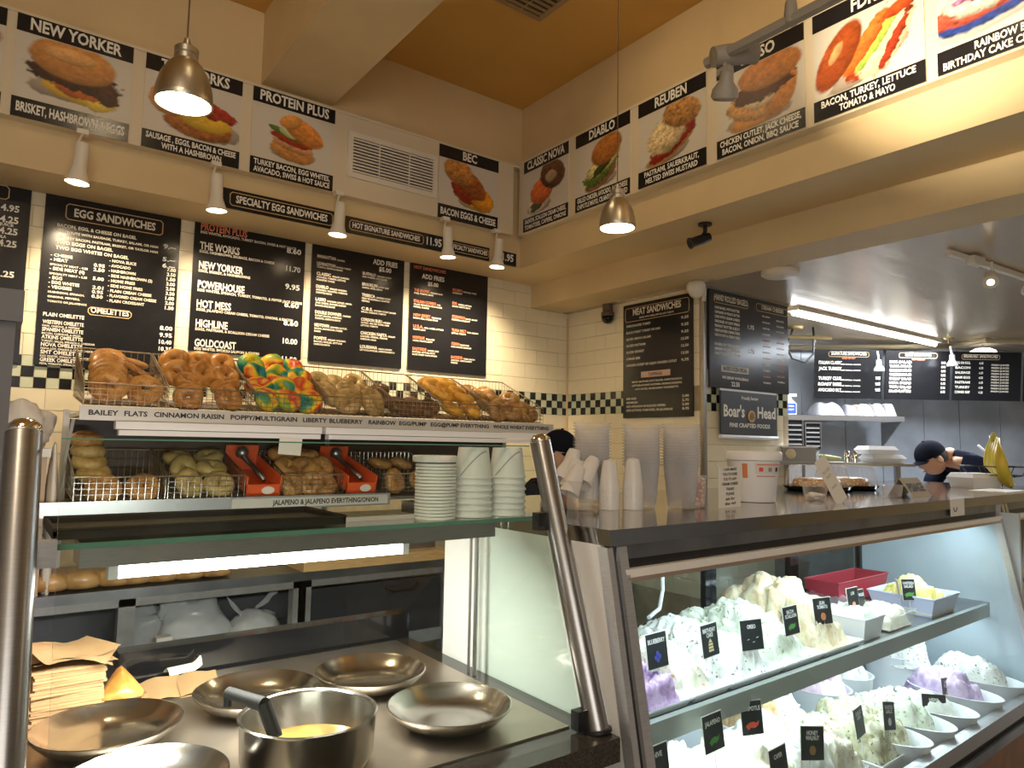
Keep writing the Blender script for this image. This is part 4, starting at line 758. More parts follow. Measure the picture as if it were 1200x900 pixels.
# steel bowls
bprof = [(0, .006), (.050, .006), (.080, .010), (.108, .020), (.124, .038), (.131, .044), (.134, .043), (.132, .038), (.112, .017), (.084, .003), (.052, 0), (0, 0)]
bme = MB().lathe(bprof, 48).mesh('steel_bowl', bowlm, 50)
for x_, y_, lb in ((.232, 1.612, 'wide steel dish below the napkin stack'), (.84, 1.33, 'wide steel dish nearest the right steel post'), (.80, 1.632, 'wide steel dish at the back right'), (.53, 1.652, 'wide steel dish behind the pot with the brush'), (.245, 1.325, 'wide steel dish cut by the bottom picture edge')):
    o = link('steel_dish', bme, None, (x_, y_, .9035), (0, 0, random.uniform(0, 3))); tag(o, lb, 'dish', 'steel dishes on the serving counter')
t = thing('steel_pot', 'deep round steel pot holding a little oil', 'pot', (.515, 1.300, .9035))
MB().lathe([(0, .004), (.100, .004), (.112, .010), (.119, .03), (.122, .095), (.125, .1), (.122, .102), (.118, .1), (.116, .095), (.115, .03), (.105, .009), (0, .008)], 48).build('body', bowlm, t, 50)
MB().lathe([(0, .034), (.10, .034), (.1148, .0342)], 40, caps=False).build('oil', mat('golden_oil', (.26, .15, .04), .15, .1, var=.3, vscale=25), t)
t = thing('basting_brush', 'brush with a bent black handle resting in the pot', 'brush')
z0_ = .9035
p = at(268, 812, 2, 1.045); q = at(310, 826, 2, 1.045); r = at(323, 864, 2, 1.0); s_ = at(331, 888, 2, .95)
MB().tube([p, q], [.011, .013], 10).tube([q, r], [.013, .012], 10).build('handle', mat('brush_black', (.008, .008, .008), .6), t, 50)
MB().tube([p, p+Vector((-.002, -.004, -.022))], .008, 8).build('hook', blackm, t, 50)
MB().tube([r, s_], .005, 8).build('shaft', steel, t, 50)
# napkins, danish, butter
t = thing('napkin_stack', 'tall stack of brown paper napkins beside the left post', 'napkins', (.175, 1.79, .9035))
rn = random.Random(5)
for k in range(22):
    j = rn.uniform(-.003, .003); a = R(rn.uniform(-3, 3)); nb_ = MB()
    nb_.box(-.064, .064, -.05, .05, 0, .0052, Matrix.Translation((j, j, k*.0056)) @ Matrix.Rotation(a, 4, 'Z')); nb_.build('napkin', kraft, t)
for k in range(4):
    def fn(u, v, k=k): return (-.07+.15*u, -.055+.13*v, .125+k*.010+.022*math.sin(3*u+k)*u+.012*math.cos(4*v+k)*(1-u))
    o = MB().grid(fn, 8, 8).build('napkin', kraft, t, True); o.rotation_euler = (0, 0, R(-18+14*k)); 
for k, (x_, y_, a) in enumerate(((.385, 1.86, 6), (.455, 1.85, -5))):
    o = MB().box(-.045, .045, -.045, .06, 0, .004).grid(lambda u, v: (-.045+.09*u, -.045+.105*v, .006+.012*u*v+.006*math.sin(5*u)), 6, 6).build('napkin', kraft, None, True); o.location = (x_, y_, .9035+.002*k); o.rotation_euler = (R(8), 0, R(a)); tag(o, 'single brown napkin lying flat, '+('next to the danish' if k == 0 else 'under the butter packet'), 'napkin', 'loose napkins')
t = thing('danish_pastry', 'golden folded pastry with dark filling on a brown napkin', 'pastry', (.285, 1.835, .9035))
MB().grid(lambda u, v: (-.05+.10*u, -.045+.09*v, .003+.018*abs(2*u-1)**2+.004*math.sin(7*v)), 8, 8).build('napkin', kraft, t, True)
MB().grid(lambda u, v: (lambda q: (q[0]*(1-.35*q[1]/.05)*.9, q[1], .008+q[2]*(1+.3*q[1]/.05)*(1-.5*abs(q[0])/.05)))(superq(u, v, .046, .045, .034, .85)), 22, 14).build('crust', speck('pastry_crust', (.72, .40, .10), (.50, .20, .04), None), t, True)
MB().lathe([(0, 0), (.03, .004), (.033, .014), (.02, .024), (0, .026)], 14, Matrix.Translation((.005, -.03, .008)), sy=.5).build('filling', mat('dark_filling', (.10, .03, .02), .4), t, True)
o = MB().grid(lambda u, v: (-.04+.08*u, -.02+.04*v, .014*math.sin(math.pi*v)+.02*max(0, u-.8)*5*(.5+.5*math.sin(6*v))), 10, 8).build('butter_packet', mat('butter_paper', (.84, .80, .55), .5), None, True); o.location = (.44, 1.955, .921); o.rotation_euler = (0, 0, R(12)); tag(o, 'pale yellow butter packet lying behind the napkins', 'packet')
# white paper bowls and lids on the glass shelf
BT_ = 'paper bowls and lids on the glass shelf'
cup_me = MB().lathe([(.033, .001), (.035, 0), (.0435, .066), (.0455, .066), (.0462, .0685), (.0455, .071), (.0430, .0705), (.0345, .004), (0, .004)], 30).mesh('paper_bowl', papercup, 50)
lid_me = MB().lathe([(0, .002), (.036, .002), (.040, .006), (.0445, .006), (.0462, .003), (.0455, 0), (.043, .0)], 30).mesh('lid', papercup, 50)
swm = mat('grey_swoosh', (.45, .42, .40), .5)
def tower(x, y, n, dz, label, inverted, top):
    for k in range(n):
        o = link('paper_bowl', cup_me, None, (x, y, 1.3352+.0715*inverted+k*dz), (R(180) if inverted else 0, 0, 0))
        tag(o, '%s, %s' % (label, 'the lowest' if k == 0 else 'the topmost' if k == n-1 else '%s from below' % ORD[k]), 'paper bowl', BT_)
for nm, x_, y_, n_, dz_ in (('middle', .915, 1.372, 6, .0145), ('right', 1.010, 1.368, 6, .0145)):
    k0 = n_
    tower(x_, y_, n_, dz_, 'white paper bowl turned upside down in the %s stack' % nm, 1, 0)
    o = link('paper_bowl', cup_me, None, (x_, y_, 1.3352+.0715+n_*dz_), (R(180), 0, 0)); tag(o, 'white paper bowl with a printed grey swoosh on the %s stack' % nm, 'paper bowl', BT_)
    b = MB()
    def fn(u, v, x_=x_, y_=y_):
        a = R(-165+95*u); t_ = .06+.86*math.sin(math.pi/2*u); return ((.0455-.0105*t_+.0006)*math.cos(a), (.0455-.0105*t_+.0006)*math.sin(a), -(.070-.066*t_)+(v-.5)*.004+.0)
    b.grid(lambda u, v: (fn(u, v)[0], -fn(u, v)[1], -fn(u, v)[2]), 16, 2).build('printed_swoosh', swm, o)
for k in range(17):
    o = link('bowl_lid', lid_me, None, (.815, 1.372, 1.3352+k*.0072)); tag(o, 'white paper lid, %s in the tall lid stack on the glass shelf' % ('lowest' if k == 0 else 'topmost' if k == 16 else '%s from below' % ORD[k]), 'lid', 'white lids stacked on the glass shelf')
o = MB().lathe([(0, 0), (.048, 0), (.050, .004), (.050, .013), (.046, .015), (0, .015)], 30).build('bowl_lid', papercup, None, 50); o.location = (.812, 1.372, 1.3352+17*.0072+.002); tag(o, 'thick white lid lying on top of the lid stack', 'lid')

# ------------------------------------------------------------------ the long refrigerated deli case (its own frame: x along, y to the back)
dc = thing('deli_case', 'long steel and glass refrigerated case of cream cheeses with a steel top', 'display case', M=CM)
LX = 2.52
fy = lambda z: .030-(1.277-z)*.186       # leaning front line
MB().box(-.0, 3.7, 0, .92, 1.279, 1.315).build('counter_top', mat('polished_top', (.42, .40, .38), .10, 1, var=.05, vscale=3), dc)
MB().prismx([(fy(.30), .30), (.66, .30), (.66, 1.279), (fy(1.279), 1.279)], .0, .012).build('end_panel', whitep, dc)
MB().prismx([(fy(.30), 0), (.66, 0), (.66, .30), (fy(.30), .30)], .0, .012).build('end_plinth', whitep, dc)
csteel = mat('case_steel', (.60, .60, .62), .38, .75, var=.08, vscale=30, stretch=(1, 1, 20))
def slat(x0, x1, off, th, m, nm, z0=.30, z1=1.275): MB().prismx([(fy(z0)-off, z0), (fy(z0)-off+th, z0), (fy(z1)-off+th, z1), (fy(z1)-off, z1)], x0, x1).build(nm, m, dc)
slat(-.002, .016, .022, .03, csteel, 'frame_post'); slat(.016, .034, .012, .02, blackgl, 'gasket'); slat(.034, .062, .022, .03, csteel, 'frame_post')
slat(LX-.05, LX-.02, .022, .03, csteel, 'frame_post'); slat(LX-.02, LX, .012, .02, blackgl, 'gasket'); slat(LX, LX+.035, .024, .03, chrome, 'frame_post'); slat(LX+.045, LX+.075, .024, .03, chrome, 'frame_post')
slat(LX+.08, 3.7, .01, .01, glassb, 'next_case_glass', .5, 1.2)
MB().box(.03, 3.7, .010, .05, 1.245, 1.279).build('lamp_channel', steeld, dc); MB().box(.03, 3.7, .012, .05, 1.222, 1.245).build('shadow_gap', blackm, dc)
MB().box(.05, 3.7, -.004, .03, 1.206, 1.224).build('glass_rail', mat('cream_rail', (.85, .83, .78), .35, .1), dc)
MB().box(.05, 3.7, -.006, .0, 1.196, 1.206).build('copper_rail', mat('copper_rail', (.66, .52, .42), .3, .8), dc)
MB().prismx([(fy(.53), .53), (fy(.53)+.006, .53), (fy(1.20)+.006, 1.20), (fy(1.20), 1.20)], .05, LX-.03).build('front_glass', glassb, dc)
fz = fy(.50)
MB().box(.05, 3.7, fz-.02, fz+.02, .475, .525).build('bottom_rail', steel, dc); MB().box(.0, 3.7, fz-.012, fz+.02, .455, .475).build('rubber_seal', blackm, dc)
MB().box(.0, 3.7, fz-.03, fz+.02, .425, .455).build('bumper_rail', steeld, dc)
MB().box(.0, 3.7, fz-.01, fz+.02, .10, .425).build('kick_panel', mat('brown_panel', (.20, .09, .03), .4, var=.2), dc)
MB().box(.05, LX-.02, fz+.03, .66, .36, .38).build('bottom_deck', whitep, dc)
MB().box(.04, LX+.0, .06, .60, .824, .84).build('shelf', steeld, dc); MB().box(.04, LX-.10, .035, .055, .795, .848).build('shelf_lip', mat('shelf_lip', (.50, .53, .50), .35, .6), dc)
MB().box(LX-.02, LX+.0, fz+.05, .66, .38, 1.24).build('right_panel', mat('bluish_panel', (.50, .58, .64), .25, var=.08, vscale=3), dc)
MB().box(.05, LX, .05, .66, 1.235, 1.245).build('canopy', steeld, dc)
MB().box(.05, LX, .60, .63, 1.10, 1.235).build('rear_header', mat('olive_header', (.22, .22, .18), .4), dc)
MB().box(.05, LX, .585, .60, 1.088, 1.102).build('rear_header_trim', whitep, dc)
for xa, xb_ in ((.05, .62), (.60, 1.24), (1.22, 1.86), (1.84, LX)):
    d = MB().box(xa, xb_, .625, .63, .84, 1.10).build('rear_door', glassb, dc); MB().box(xa, xa+.045, .615, .64, .84, 1.10).box(xb_-.045, xb_, .615, .64, .84, 1.10).box(xa, xb_, .615, .64, .84, .865).build('door_frame', blackgl, d)
MB().box(.05, LX, .62, .65, .38, .84).build('rear_wall', mat('bluish_panel', (0, 0, 0)), dc)
MB().tube([(.07, .075, 1.222), (LX-.06, .075, 1.222)], .011, 10).build('lamp_tube', case_glow, dc)
MB().tube([(.07, .085, .808), (LX-.12, .085, .808)], .007, 8).build('lamp_tube', case_glow, dc)
MB().tube([(.72, .50, .93), (.80, .52, .945), (.855, .55, 1.0), (.865, .56, 1.09)], .007, 8).build('cable', whitepl, dc)
for xx in (.45, 1.25, 2.05):
    for z_, e_ in ((1.21, 4.2), (.80, 3.0)):
        l = area('case_light', (0, 0, 0), .7, e_, (.86, .96, 1)); l.data.shape = 'RECTANGLE'; l.data.size_y = .04; l.matrix_world = cl(xx, .095, z_) @ Matrix.Rotation(R(28), 4, 'X')

def cheese_mat(name, a, b_, spk=None):
    m = bpy.data.materials.new(name); N, L = nodes(m); b = N['Principled BSDF']; b.inputs['Roughness'].default_value = .5; b.inputs['Subsurface Weight'].default_value = 0
    tc = N.new('ShaderNodeTexCoord'); n = N.new('ShaderNodeTexNoise'); n.inputs['Scale'].default_value = 26; n.inputs['Detail'].default_value = 7; n.inputs['Distortion'].default_value = .8; L.new(tc.outputs['Object'], n.inputs[0])
    rp = N.new('ShaderNodeValToRGB'); rp.color_ramp.elements[0].color = (*b_, 1); rp.color_ramp.elements[0].position = .40; rp.color_ramp.elements[1].color = (*a, 1); rp.color_ramp.elements[1].position = .56; L.new(n.outputs[0], rp.inputs[0]); out = rp.outputs[0]
    if spk:
        v = N.new('ShaderNodeTexNoise'); v.inputs['Scale'].default_value = 85; v.inputs['Detail'].default_value = 2; L.new(tc.outputs['Object'], v.inputs[0])
        r3 = N.new('ShaderNodeValToRGB'); r3.color_ramp.elements[0].position = .62; r3.color_ramp.elements[0].color = (0, 0, 0, 1); r3.color_ramp.elements[1].position = .68; r3.color_ramp.elements[1].color = (1, 1, 1, 1); L.new(v.outputs[0], r3.inputs[0])
        mx = N.new('ShaderNodeMix'); mx.data_type = 'RGBA'; L.new(r3.outputs[0], mx.inputs['Factor']); L.new(out, mx.inputs['A']); mx.inputs['B'].default_value = (*spk, 1); out = mx.outputs['Result']
    L.new(out, b.inputs['Base Color'])
    n2 = N.new('ShaderNodeTexNoise'); n2.inputs['Scale'].default_value = 60; n2.inputs['Detail'].default_value = 5; L.new(tc.outputs['Object'], n2.inputs[0])
    bp = N.new('ShaderNodeBump'); bp.inputs['Strength'].default_value = .6; bp.inputs['Distance'].default_value = .006; L.new(n2.outputs[0], bp.inputs['Height']); L.new(bp.outputs[0], b.inputs['Normal'])
    return m
CH = {
 'purple': ('purple blueberry', cheese_mat('blueberry_cheese', (.62, .44, .66), (.42, .26, .50))),
 'lilac': ('pale purple', cheese_mat('lilac_cheese', (.68, .52, .70), (.50, .36, .56))),
 'white': ('smooth white', cheese_mat('white_cheese', (.88, .88, .80), (.76, .77, .68))),
 'green': ('green flecked white', cheese_mat('herb_cheese', (.84, .86, .74), (.68, .72, .56), (.25, .35, .14))),
 'oreo': ('black flecked white', cheese_mat('cookie_cheese', (.84, .84, .78), (.66, .66, .60), (.12, .11, .10))),
 'veg': ('orange and green flecked', cheese_mat('vegetable_cheese', (.85, .82, .70), (.70, .66, .50), (.60, .30, .12))),
 'tan': ('tan tinted', cheese_mat('tan_cheese', (.80, .70, .50), (.66, .50, .30))),
 'cream': ('cream coloured', cheese_mat('cream_cheese', (.87, .83, .68), (.76, .68, .48))),
 'pink': ('pink strawberry', cheese_mat('strawberry_cheese', (.86, .66, .74), (.72, .46, .60))),
 'olive': ('olive flecked', cheese_mat('olive_cheese', (.74, .72, .54), (.48, .44, .26), (.12, .14, .05))),
 'egg': ('yellow', cheese_mat('egg_salad', (.90, .84, .34), (.80, .66, .16))),
 'nuts': ('brown chopped walnut', cheese_mat('chopped_nuts', (.68, .48, .26), (.48, .30, .13))),
}
def mound(kind, label, x, y, z, wx, wy, h, seed, oval=True, rz=0, n=54):
    """rough scooped heap standing in a tray or tub"""
    rn = random.Random(seed); hx, hy = wx/2, wy/2; B_ = []
    for k in range(int(14+260*wx*wy*3)):
        a = rn.uniform(0, 6.283); q = rn.random()**.6*.86; r_ = rn.uniform(.020, .048); B_.append((q*math.cos(a)*hx*(1.1 if not oval else 1), q*math.sin(a)*hy*(1.1 if not oval else 1), r_, rn.uniform(.55, 1.0)))
    def fn(u, v):
        X = 2*u-1; Y = 2*v-1
        if oval: d = math.hypot(X, Y); k = max(abs(X), abs(Y)); X, Y = (X*k/d, Y*k/d) if d > 1e-6 else (0, 0); e = math.hypot(X, Y)
        else: e = max(abs(X), abs(Y))
        x_, y_ = X*hx, Y*hy; p = Vector((x_*30, y_*30, seed*2.1)); x2 = x_+.008*blob_n(p, 1, seed); y2 = y_+.008*blob_n(p, 1, seed+5)
        body = max(0, 1-e**3)**.5; z_ = .45*h*body
        for bx, by, r_, w_ in B_:
            d2 = ((x2-bx)**2+(y2-by)**2)/(r_*r_)
            if d2 < 1:
                e2 = max(abs(bx)/hx, abs(by)/hy); z_ = max(z_, (h-r_*.75)*w_*max(.15, 1-e2**2.2)+r_*.75*math.sqrt(1-d2))
        z_ = z_*min(1, (1-e)*7+.02)+(.012*blob_n(p, 1.7, seed)+.012*(.3-abs(blob_n(p, 2.9, seed+2)))+.004*blob_n(p, 6, seed))*min(1, body*1.5)
        return (x_, y_, max(0, z_))
    o = MB().grid(fn, n, n).build('cream_cheese' if kind not in ('egg', 'nuts') else ('egg_salad' if kind == 'egg' else 'chopped_nuts'), CH[kind][1], None, True)
    o.matrix_world = cl(x, y, z, rz); return tag(o, label, 'cream cheese' if kind not in ('egg', 'nuts') else 'filling')
def tray(x0, x1, y0, y1, z, label):
    t = thing('white_tray', label, 'tray', M=cl((x0+x1)/2, y0, z), group='white trays on the upper shelf'); w_ = (x1-x0)/2; d = y1-y0
    MB().box(-w_+.012, w_-.012, .012, d-.012, 0, .004).hexa([(-w_+.012, .012, 0), (w_-.012, .012, 0), (w_-.012, .012+.003, 0), (-w_+.012, .015, 0), (-w_, 0, .02), (w_, 0, .02), (w_, .003, .02), (-w_, .003, .02)]).hexa([(-w_+.012, 0.012, 0), (-w_+.015, .012, 0), (-w_+.015, d, 0), (-w_+.012, d, 0), (-w_, 0, .02), (-w_+.003, 0, .02), (-w_+.003, d, .02), (-w_, d, .02)]).hexa([(w_-.015, .012, 0), (w_-.012, .012, 0), (w_-.012, d, 0), (w_-.015, d, 0), (w_-.003, 0, .02), (w_, 0, .02), (w_, d, .02), (w_-.003, d, .02)]).build('dish', whitepl, t)
    MB().tube([(-w_, 0, .02), (w_, 0, .02), (w_, d, .02), (-w_, d, .02)], .0035, 6, closed=True).build('rim', whitepl, t)
S_ = .8405
TR = [(.07, .375, 'purple', 'purple blueberry cream cheese heap, in the first tray at the left end', .085, 1), (.385, .545, 'veg', 'speckled white cream cheese heap, behind the birthday cake card', .09, 2), (.555, .81, 'oreo', 'black flecked white cream cheese heap, behind the cookie card', .10, 3), (.82, 1.05, 'green', 'green flecked cream cheese heap, behind the bacon scallion card', .12, 4), (1.06, 1.31, 'tan', 'tall cream and orange cream cheese heap, rightmost tray of the upper shelf', .17, 5)]
TRL = ['first white tray at the left end of the upper case shelf', 'second white tray from the left, speckled cheese inside', 'third white tray from the left on the upper case shelf', 'fourth white tray from the left on the upper case shelf', 'fifth white tray, under the tallest cheese heap']
for (x0, x1, kd, lb, h, sd), tl in zip(TR, TRL):
    tray(x0, x1, .062, .56, S_, tl)
    mound(kd, lb, (x0+x1)/2+(.02 if kd == 'purple' else 0), .31 if kd != 'purple' else .18, S_+.004, (x1-x0)-(.045 if kd != 'purple' else .08), .44 if kd != 'purple' else .21, h*1.3, sd, oval=False)
def tub(name, x, y, z, wx, wy, h, label, group, m=whitepl, oval=1, rz=0):
    t = thing(name, label, 'tub', M=cl(x, y, z, rz), group=group)
    if oval: MB().lathe([(.40, 0), (.5, h*.97), (.515, h*.985), (.52, h), (.49, h), (.47, h*.95), (.38, .005), (0, .005)], 36, None, wx, wy).build('tub_body', m, t, 50)
    else:
        a, b = wx/2, wy/2; k = .85; v = []
        def ring(s, z_): return [(-a*s, -b*s, z_), (a*s, -b*s, z_), (a*s, b*s, z_), (-a*s, b*s, z_)]
        v = ring(k, 0)+ring(1, h)+ring(.96, h)+ring(k*.96, .004); f = [(0, 3, 2, 1), (12, 13, 14, 15)]
        for q in range(3):
            for i in range(4): f.append((q*4+i, q*4+(i+1) % 4, (q+1)*4+(i+1) % 4, (q+1)*4+i))
        MB().add(v, f).build('tub_body', m, t); MB().tube([(-a, -b, h), (a, -b, h), (a, b, h), (-a, b, h)], .004, 6, closed=True).build('rim', m, t)
    return t
G2 = 'tubs at the right of the upper shelf'
tub('square_tub', 1.43, .16, S_, .15, .17, .075, 'small square white tub right of the tallest cheese heap', G2, oval=0); mound('white', 'smooth white cheese filling the small square tub', 1.43, .16, S_+.055, .13, .15, .05, 31, oval=False, n=20)
tub('clear_tub', 1.66, .17, S_, .22, .20, .06, 'shallow clear tub of pale salad on the upper shelf', G2, clearp, oval=0); mound('cream', 'pale salad in the shallow clear tub', 1.66, .17, S_+.006, .19, .17, .08, 32, oval=False, n=24)
tub('square_tub', 2.06, .20, S_, .26, .26, .075, 'white tub holding the yellow egg salad', G2, mat('bluewhite_plastic', (.62, .66, .85), .35), oval=0); mound('egg', 'heap of yellow egg salad in the white tub', 2.06, .20, S_+.01, .23, .23, .14, 33, oval=False, n=30)
tub('red_tub', 1.98, .44, S_, .46, .15, .11, 'long red tub behind the egg salad', G2, mat('dark_red_plastic', (.36, .03, .05), .35), oval=0)
foil = MB().grid(lambda u, v: (-.14+.28*u, -.07+.16*v, .055+.018*blob_n((u*5, v*5, 1))+.012*blob_n((u*16, v*16, 3))), 18, 12).box(-.13, .13, -.06, .08, 0, .045).build('foil_parcel', mat('foil', (.78, .80, .84), .3, .9), None, 60); foil.matrix_world = cl(1.66, .40, S_); tag(foil, 'foil covered parcel behind the clear tub', 'foil parcel')

# ---- flavour cards on thin picks
green_i = mat('green_ink', (.10, .35, .08), .6); blue_i = mat('blue_ink', (.06, .08, .45), .6); red_i = mat('bright_red_ink', (.75, .10, .05), .6); cardm = mat('flavour_card', (.025, .03, .03), .35)
def card(px, py, y, lines, icon, rz=0, w_=.086, h_=.088, tilt=0, pick=.07, blank=False, lab=None):
    c = atl(px, py, 1, y)
    t = thing('flavour_card', lab or ('black %s flavour card on a pick' % lines[0]), 'label card', M=cl(c.x, c.y, c.z, rz) @ Matrix.Rotation(R(tilt), 4, 'Y') @ Matrix.Rotation(R(-8), 4, 'X'))
    MB().box(-w_/2, w_/2, 0, .0016, -h_/2, h_/2).build('white_edge', paperm, t); MB().box(-w_/2+.002, w_/2-.002, -.0006, 0, -h_/2+.002, h_/2-.002).build('card_face', cardm, t)
    if lines and not blank:
        b = MB()
        for i, s in enumerate(lines): letters(b, s, 0, h_*.24-i*.013-(.0 if len(lines) > 1 else .003), .0095, min(w_*.82, len(s)*.0082), 'C', -.0009)
        b.build('lettering', chalk, t)
    if icon:
        m, kd = icon; b = MB()
        if kd == 'dot': b.lathe([(0, 0), (.012, 0), (.012, .0004), (0, .0004)], 14, Matrix.Translation((0, -.0007, -h_*.2)) @ Matrix.Rotation(R(90), 4, 'X'))
        elif kd == 'berry':
            for dx, dz in ((-.008, 0), (.008, .002), (0, .010), (0, -.006)): b.lathe([(0, 0), (.006, 0), (.006, .0004), (0, .0004)], 10, Matrix.Translation((dx, -.0007, -h_*.2+dz)) @ Matrix.Rotation(R(90), 4, 'X'))
        elif kd == 'cake':
            for q in range(3): b.prism([(-.013+.001*q, -.030+q*.008), (.013-.001*q, -.030+q*.008), (.012-.001*q, -.0245+q*.008), (-.012+.001*q, -.0245+q*.008)], -.0011, -.0007)
            b.prism([(-.009, -.006), (.009, -.006), (0, .004)], -.0011, -.0007)
        elif kd == 'dash':
            for dx, dz in ((-.02, 0), (.015, .004), (0, -.008)): b.prism([(dx, -.014+dz), (dx+.009, -.012+dz), (dx+.009, -.010+dz), (dx, -.012+dz)], -.0011, -.0007)
        else: b.prism([(-.022, -.020), (-.01, -.012), (.004, -.010), (.012, -.014), (.022, -.008), (.018, -.020), (.006, -.026), (-.006, -.024), (-.014, -.030)], -.0011, -.0007)
        b.build('picture', m, t)
    MB().tube([(0, .003, -h_/2), (0, .004, -h_/2-pick)], .0014, 5).build('pick', whitepl, t)
    return t
card(770, 762, .115, ['BLUEBERRY'], (blue_i, 'berry'), R(2)); card(832, 750, .115, ['BIRTHDAY', 'CAKE'], (mat('cake_ink', (.8, .65, .35), .6), 'cake'), R(5)); card(881, 744, .115, ['OREO'], (chalk, 'dash'), R(-14), lab='black flavour card with white dashes, third card from the left end')
card(927, 727, .115, ['BACON', 'SCALLION'], (green_i, 'leaf')); card(964, 716, .125, ['SUN', 'TOMATO'], (mat('tomato_ink', (.6, .2, .08), .6), 'dot'), R(-12)); card(1000, 703, .16, ['LOX'], (mat('salmon_ink', (.8, .3, .18), .6), 'dot'), lab='black LOX flavour card on the tallest heap'); card(1010, 704, .22, ['VEGGIE'], None, w_=.05)
card(1053, 690, .20, ['WHITEFISH', 'SALAD'], (chalk, 'dash'), R(30), .062, .075, pick=.03, lab='tilted black card of two at the foil parcel, left one'); card(1065, 691, .16, ['WHITEFISH', 'SALAD'], (green_i, 'leaf'), R(-30), .062, .085, pick=.03, lab='tilted black card of two at the foil parcel, right one')
card(1094, 668, .45, ['TUNA'], None, R(12), .062, .08, pick=.05, lab='grey backed card above the red tub, left one'); card(1110, 671, .40, ['EGG', 'SALAD'], None, R(-10), .062, .075, tilt=-8, pick=.07, lab='grey backed card above the red tub, right one')
# ---- lower level
ZL = .3805; HT = .17
LOW = []
for k, (px, py, kd, nm) in enumerate(((1060, 868, 'olive', 'olive flecked'), (1094, 852, 'green', 'herb flecked'), (1128, 838, 'white', 'smooth white'), (1158, 820, 'lilac', 'pale purple'), (1190, 804, 'oreo', 'black flecked'), (1217, 785, 'green', 'green flecked'))):
    c = atl(px, py, 2, ZL+HT); x_ = c.x+.02; LOW.append(x_)
    tub('oval_tub', x_, .06, ZL, .19, .33, HT, 'oval white tub of %s cream cheese in the lower front row' % nm, 'oval tubs in the lower front row', rz=R(4))
    mound(kd, '%s cream cheese heaped in the %s oval tub of the lower front row' % (nm, ORD[k]), x_, .10, ZL+HT-.045, .17, .30, .13 if k != 2 else .09, 50+k, rz=R(4), n=36)
tub('oval_tub', LOW[1]-.05, .36, ZL, .21, .26, HT+.04, 'oval white tub of pink cream cheese in the lower back row', 'oval tubs in the lower back row'); mound('pink', 'swirled pink strawberry cream cheese in the lower back row', LOW[1]-.05, .36, ZL+HT, .19, .24, .12, 61)
tub('oval_tub', LOW[2]-.01, .38, ZL, .2, .24, HT+.04, 'oval white tub of white cheese, back row, right of the pink', 'oval tubs in the lower back row'); mound('white', 'white cream cheese in the back row, right of the pink one', LOW[2]-.01, .38, ZL+HT, .18, .22, .09, 62)
tub('oval_tub', LOW[4]-.06, .38, ZL, .24, .26, HT+.04, 'oval white tub at the right end of the lower back row', 'oval tubs in the lower back row'); mound('oreo', 'tall dark flecked cream cheese heap in the back row at the right', LOW[4]-.06, .36, ZL+HT, .23, .26, .17, 63)
tub('square_tub', 1.17, .40, ZL, .22, .24, HT+.04, 'square white tub behind the walnut heap', 'square tubs on the lower deck', oval=0); mound('green', 'herb cream cheese heap in the square lower tub', 1.17, .38, ZL+HT, .20, .22, .13, 64, oval=False)
tub('square_tub', .90, .40, ZL, .24, .22, HT+.05, 'grey-white square tub in the middle of the lower deck', 'square tubs on the lower deck', oval=0)
for k, (x_, y_, wx, wy, h, kd, lb, z_) in enumerate(((.20, .10, .24, .34, .16, 'green', 'green flecked cheese heap at the lower left corner', .14), (.45, .12, .27, .38, .19, 'white', 'bright white cheese heap behind the jalapeno card', .14), (.67, .12, .22, .34, .17, 'cream', 'cream coloured chipotle cheese heap on the lower deck', .14), (.86, .13, .22, .36, .17, 'white', 'white cheese heap left of the walnut heap', .15), (1.06, .13, .22, .30, .15, 'veg', 'white cheese heap behind the honey walnut card', .13), (1.0, .30, .17, .16, .12, 'nuts', 'heap of brown chopped walnuts on the lower deck', .20), (1.27, .10, .20, .32, .15, 'olive', 'olive and walnut flecked cheese heap on the lower deck', .14))):
    tub('square_tub', x_, y_, ZL, wx, wy*.95, z_, 'square white tub under the '+lb.split(' on ')[0].split(' behind ')[0].split(' at ')[0], 'square tubs on the lower deck', oval=0)
    mound(kd, lb, x_, y_, ZL+z_-.02, wx*.97, wy*.92, h*1.15, 70+k, oval=False)
card(836, 858, -.0, ['JALAPENO'], (green_i, 'leaf'), R(2)); card(881, 841, .03, ['CHIPOTLE'], (red_i, 'leaf'), R(-20), w_=.07); card(952, 871, -.06, ['HONEY', 'WALNUT'], (mat('nut_ink', (.3, .2, .06), .6), 'dot'), rz=R(-16), tilt=8, lab='black HONEY WALNUT flavour card tilted on the lower deck')
card(1007, 846, -.0, ['GARLIC', 'HERB'], None, R(8), lab='black GARLIC HERB flavour card turned sideways'); card(1042, 839, -.02, ['ROASTED', 'GARLIC'], (chalk, 'dot'), tilt=12, lab='black ROASTED GARLIC flavour card leaning left'); card(913, 897, -.07, ['CAPER'], None, R(2), lab='black flavour card at the bottom picture edge, middle'); card(770, 898, -.03, ['CHIVE'], None, R(2), lab='black flavour card at the lower left corner of the case')
card(1000, 789, .33, [''], (mat('lime_ink', (.25, .65, .10), .6), 'leaf'), w_=.10, blank=True, lab='dark card with a lime green pepper under the upper shelf')
card(1071, 787, .30, ['STRAW', 'BERRY'], None, R(-34), lab='sideways card on the pink cream cheese'); card(1097, 776, .32, ['PLAIN'], None, R(-30), lab='sideways card right of the pink cream cheese'); card(1126, 768, .30, ['TOFU'], None, R(-25), lab='sideways card below the right end of the shelf')
card(1109, 808, .06, ['LITE', 'PLAIN'], (mat('bagel_ink', (.55, .50, .25), .6), 'dot'), tilt=8, lab='black card with a round bagel picture on the white tub'); card(1095, 828, .02, ['HERB'], None, R(-48), lab='narrow sideways card left of the bagel picture card'); card(1133, 797, .10, ['BERRY'], None, R(40), tilt=14, lab='leaning card on the pale purple cheese')
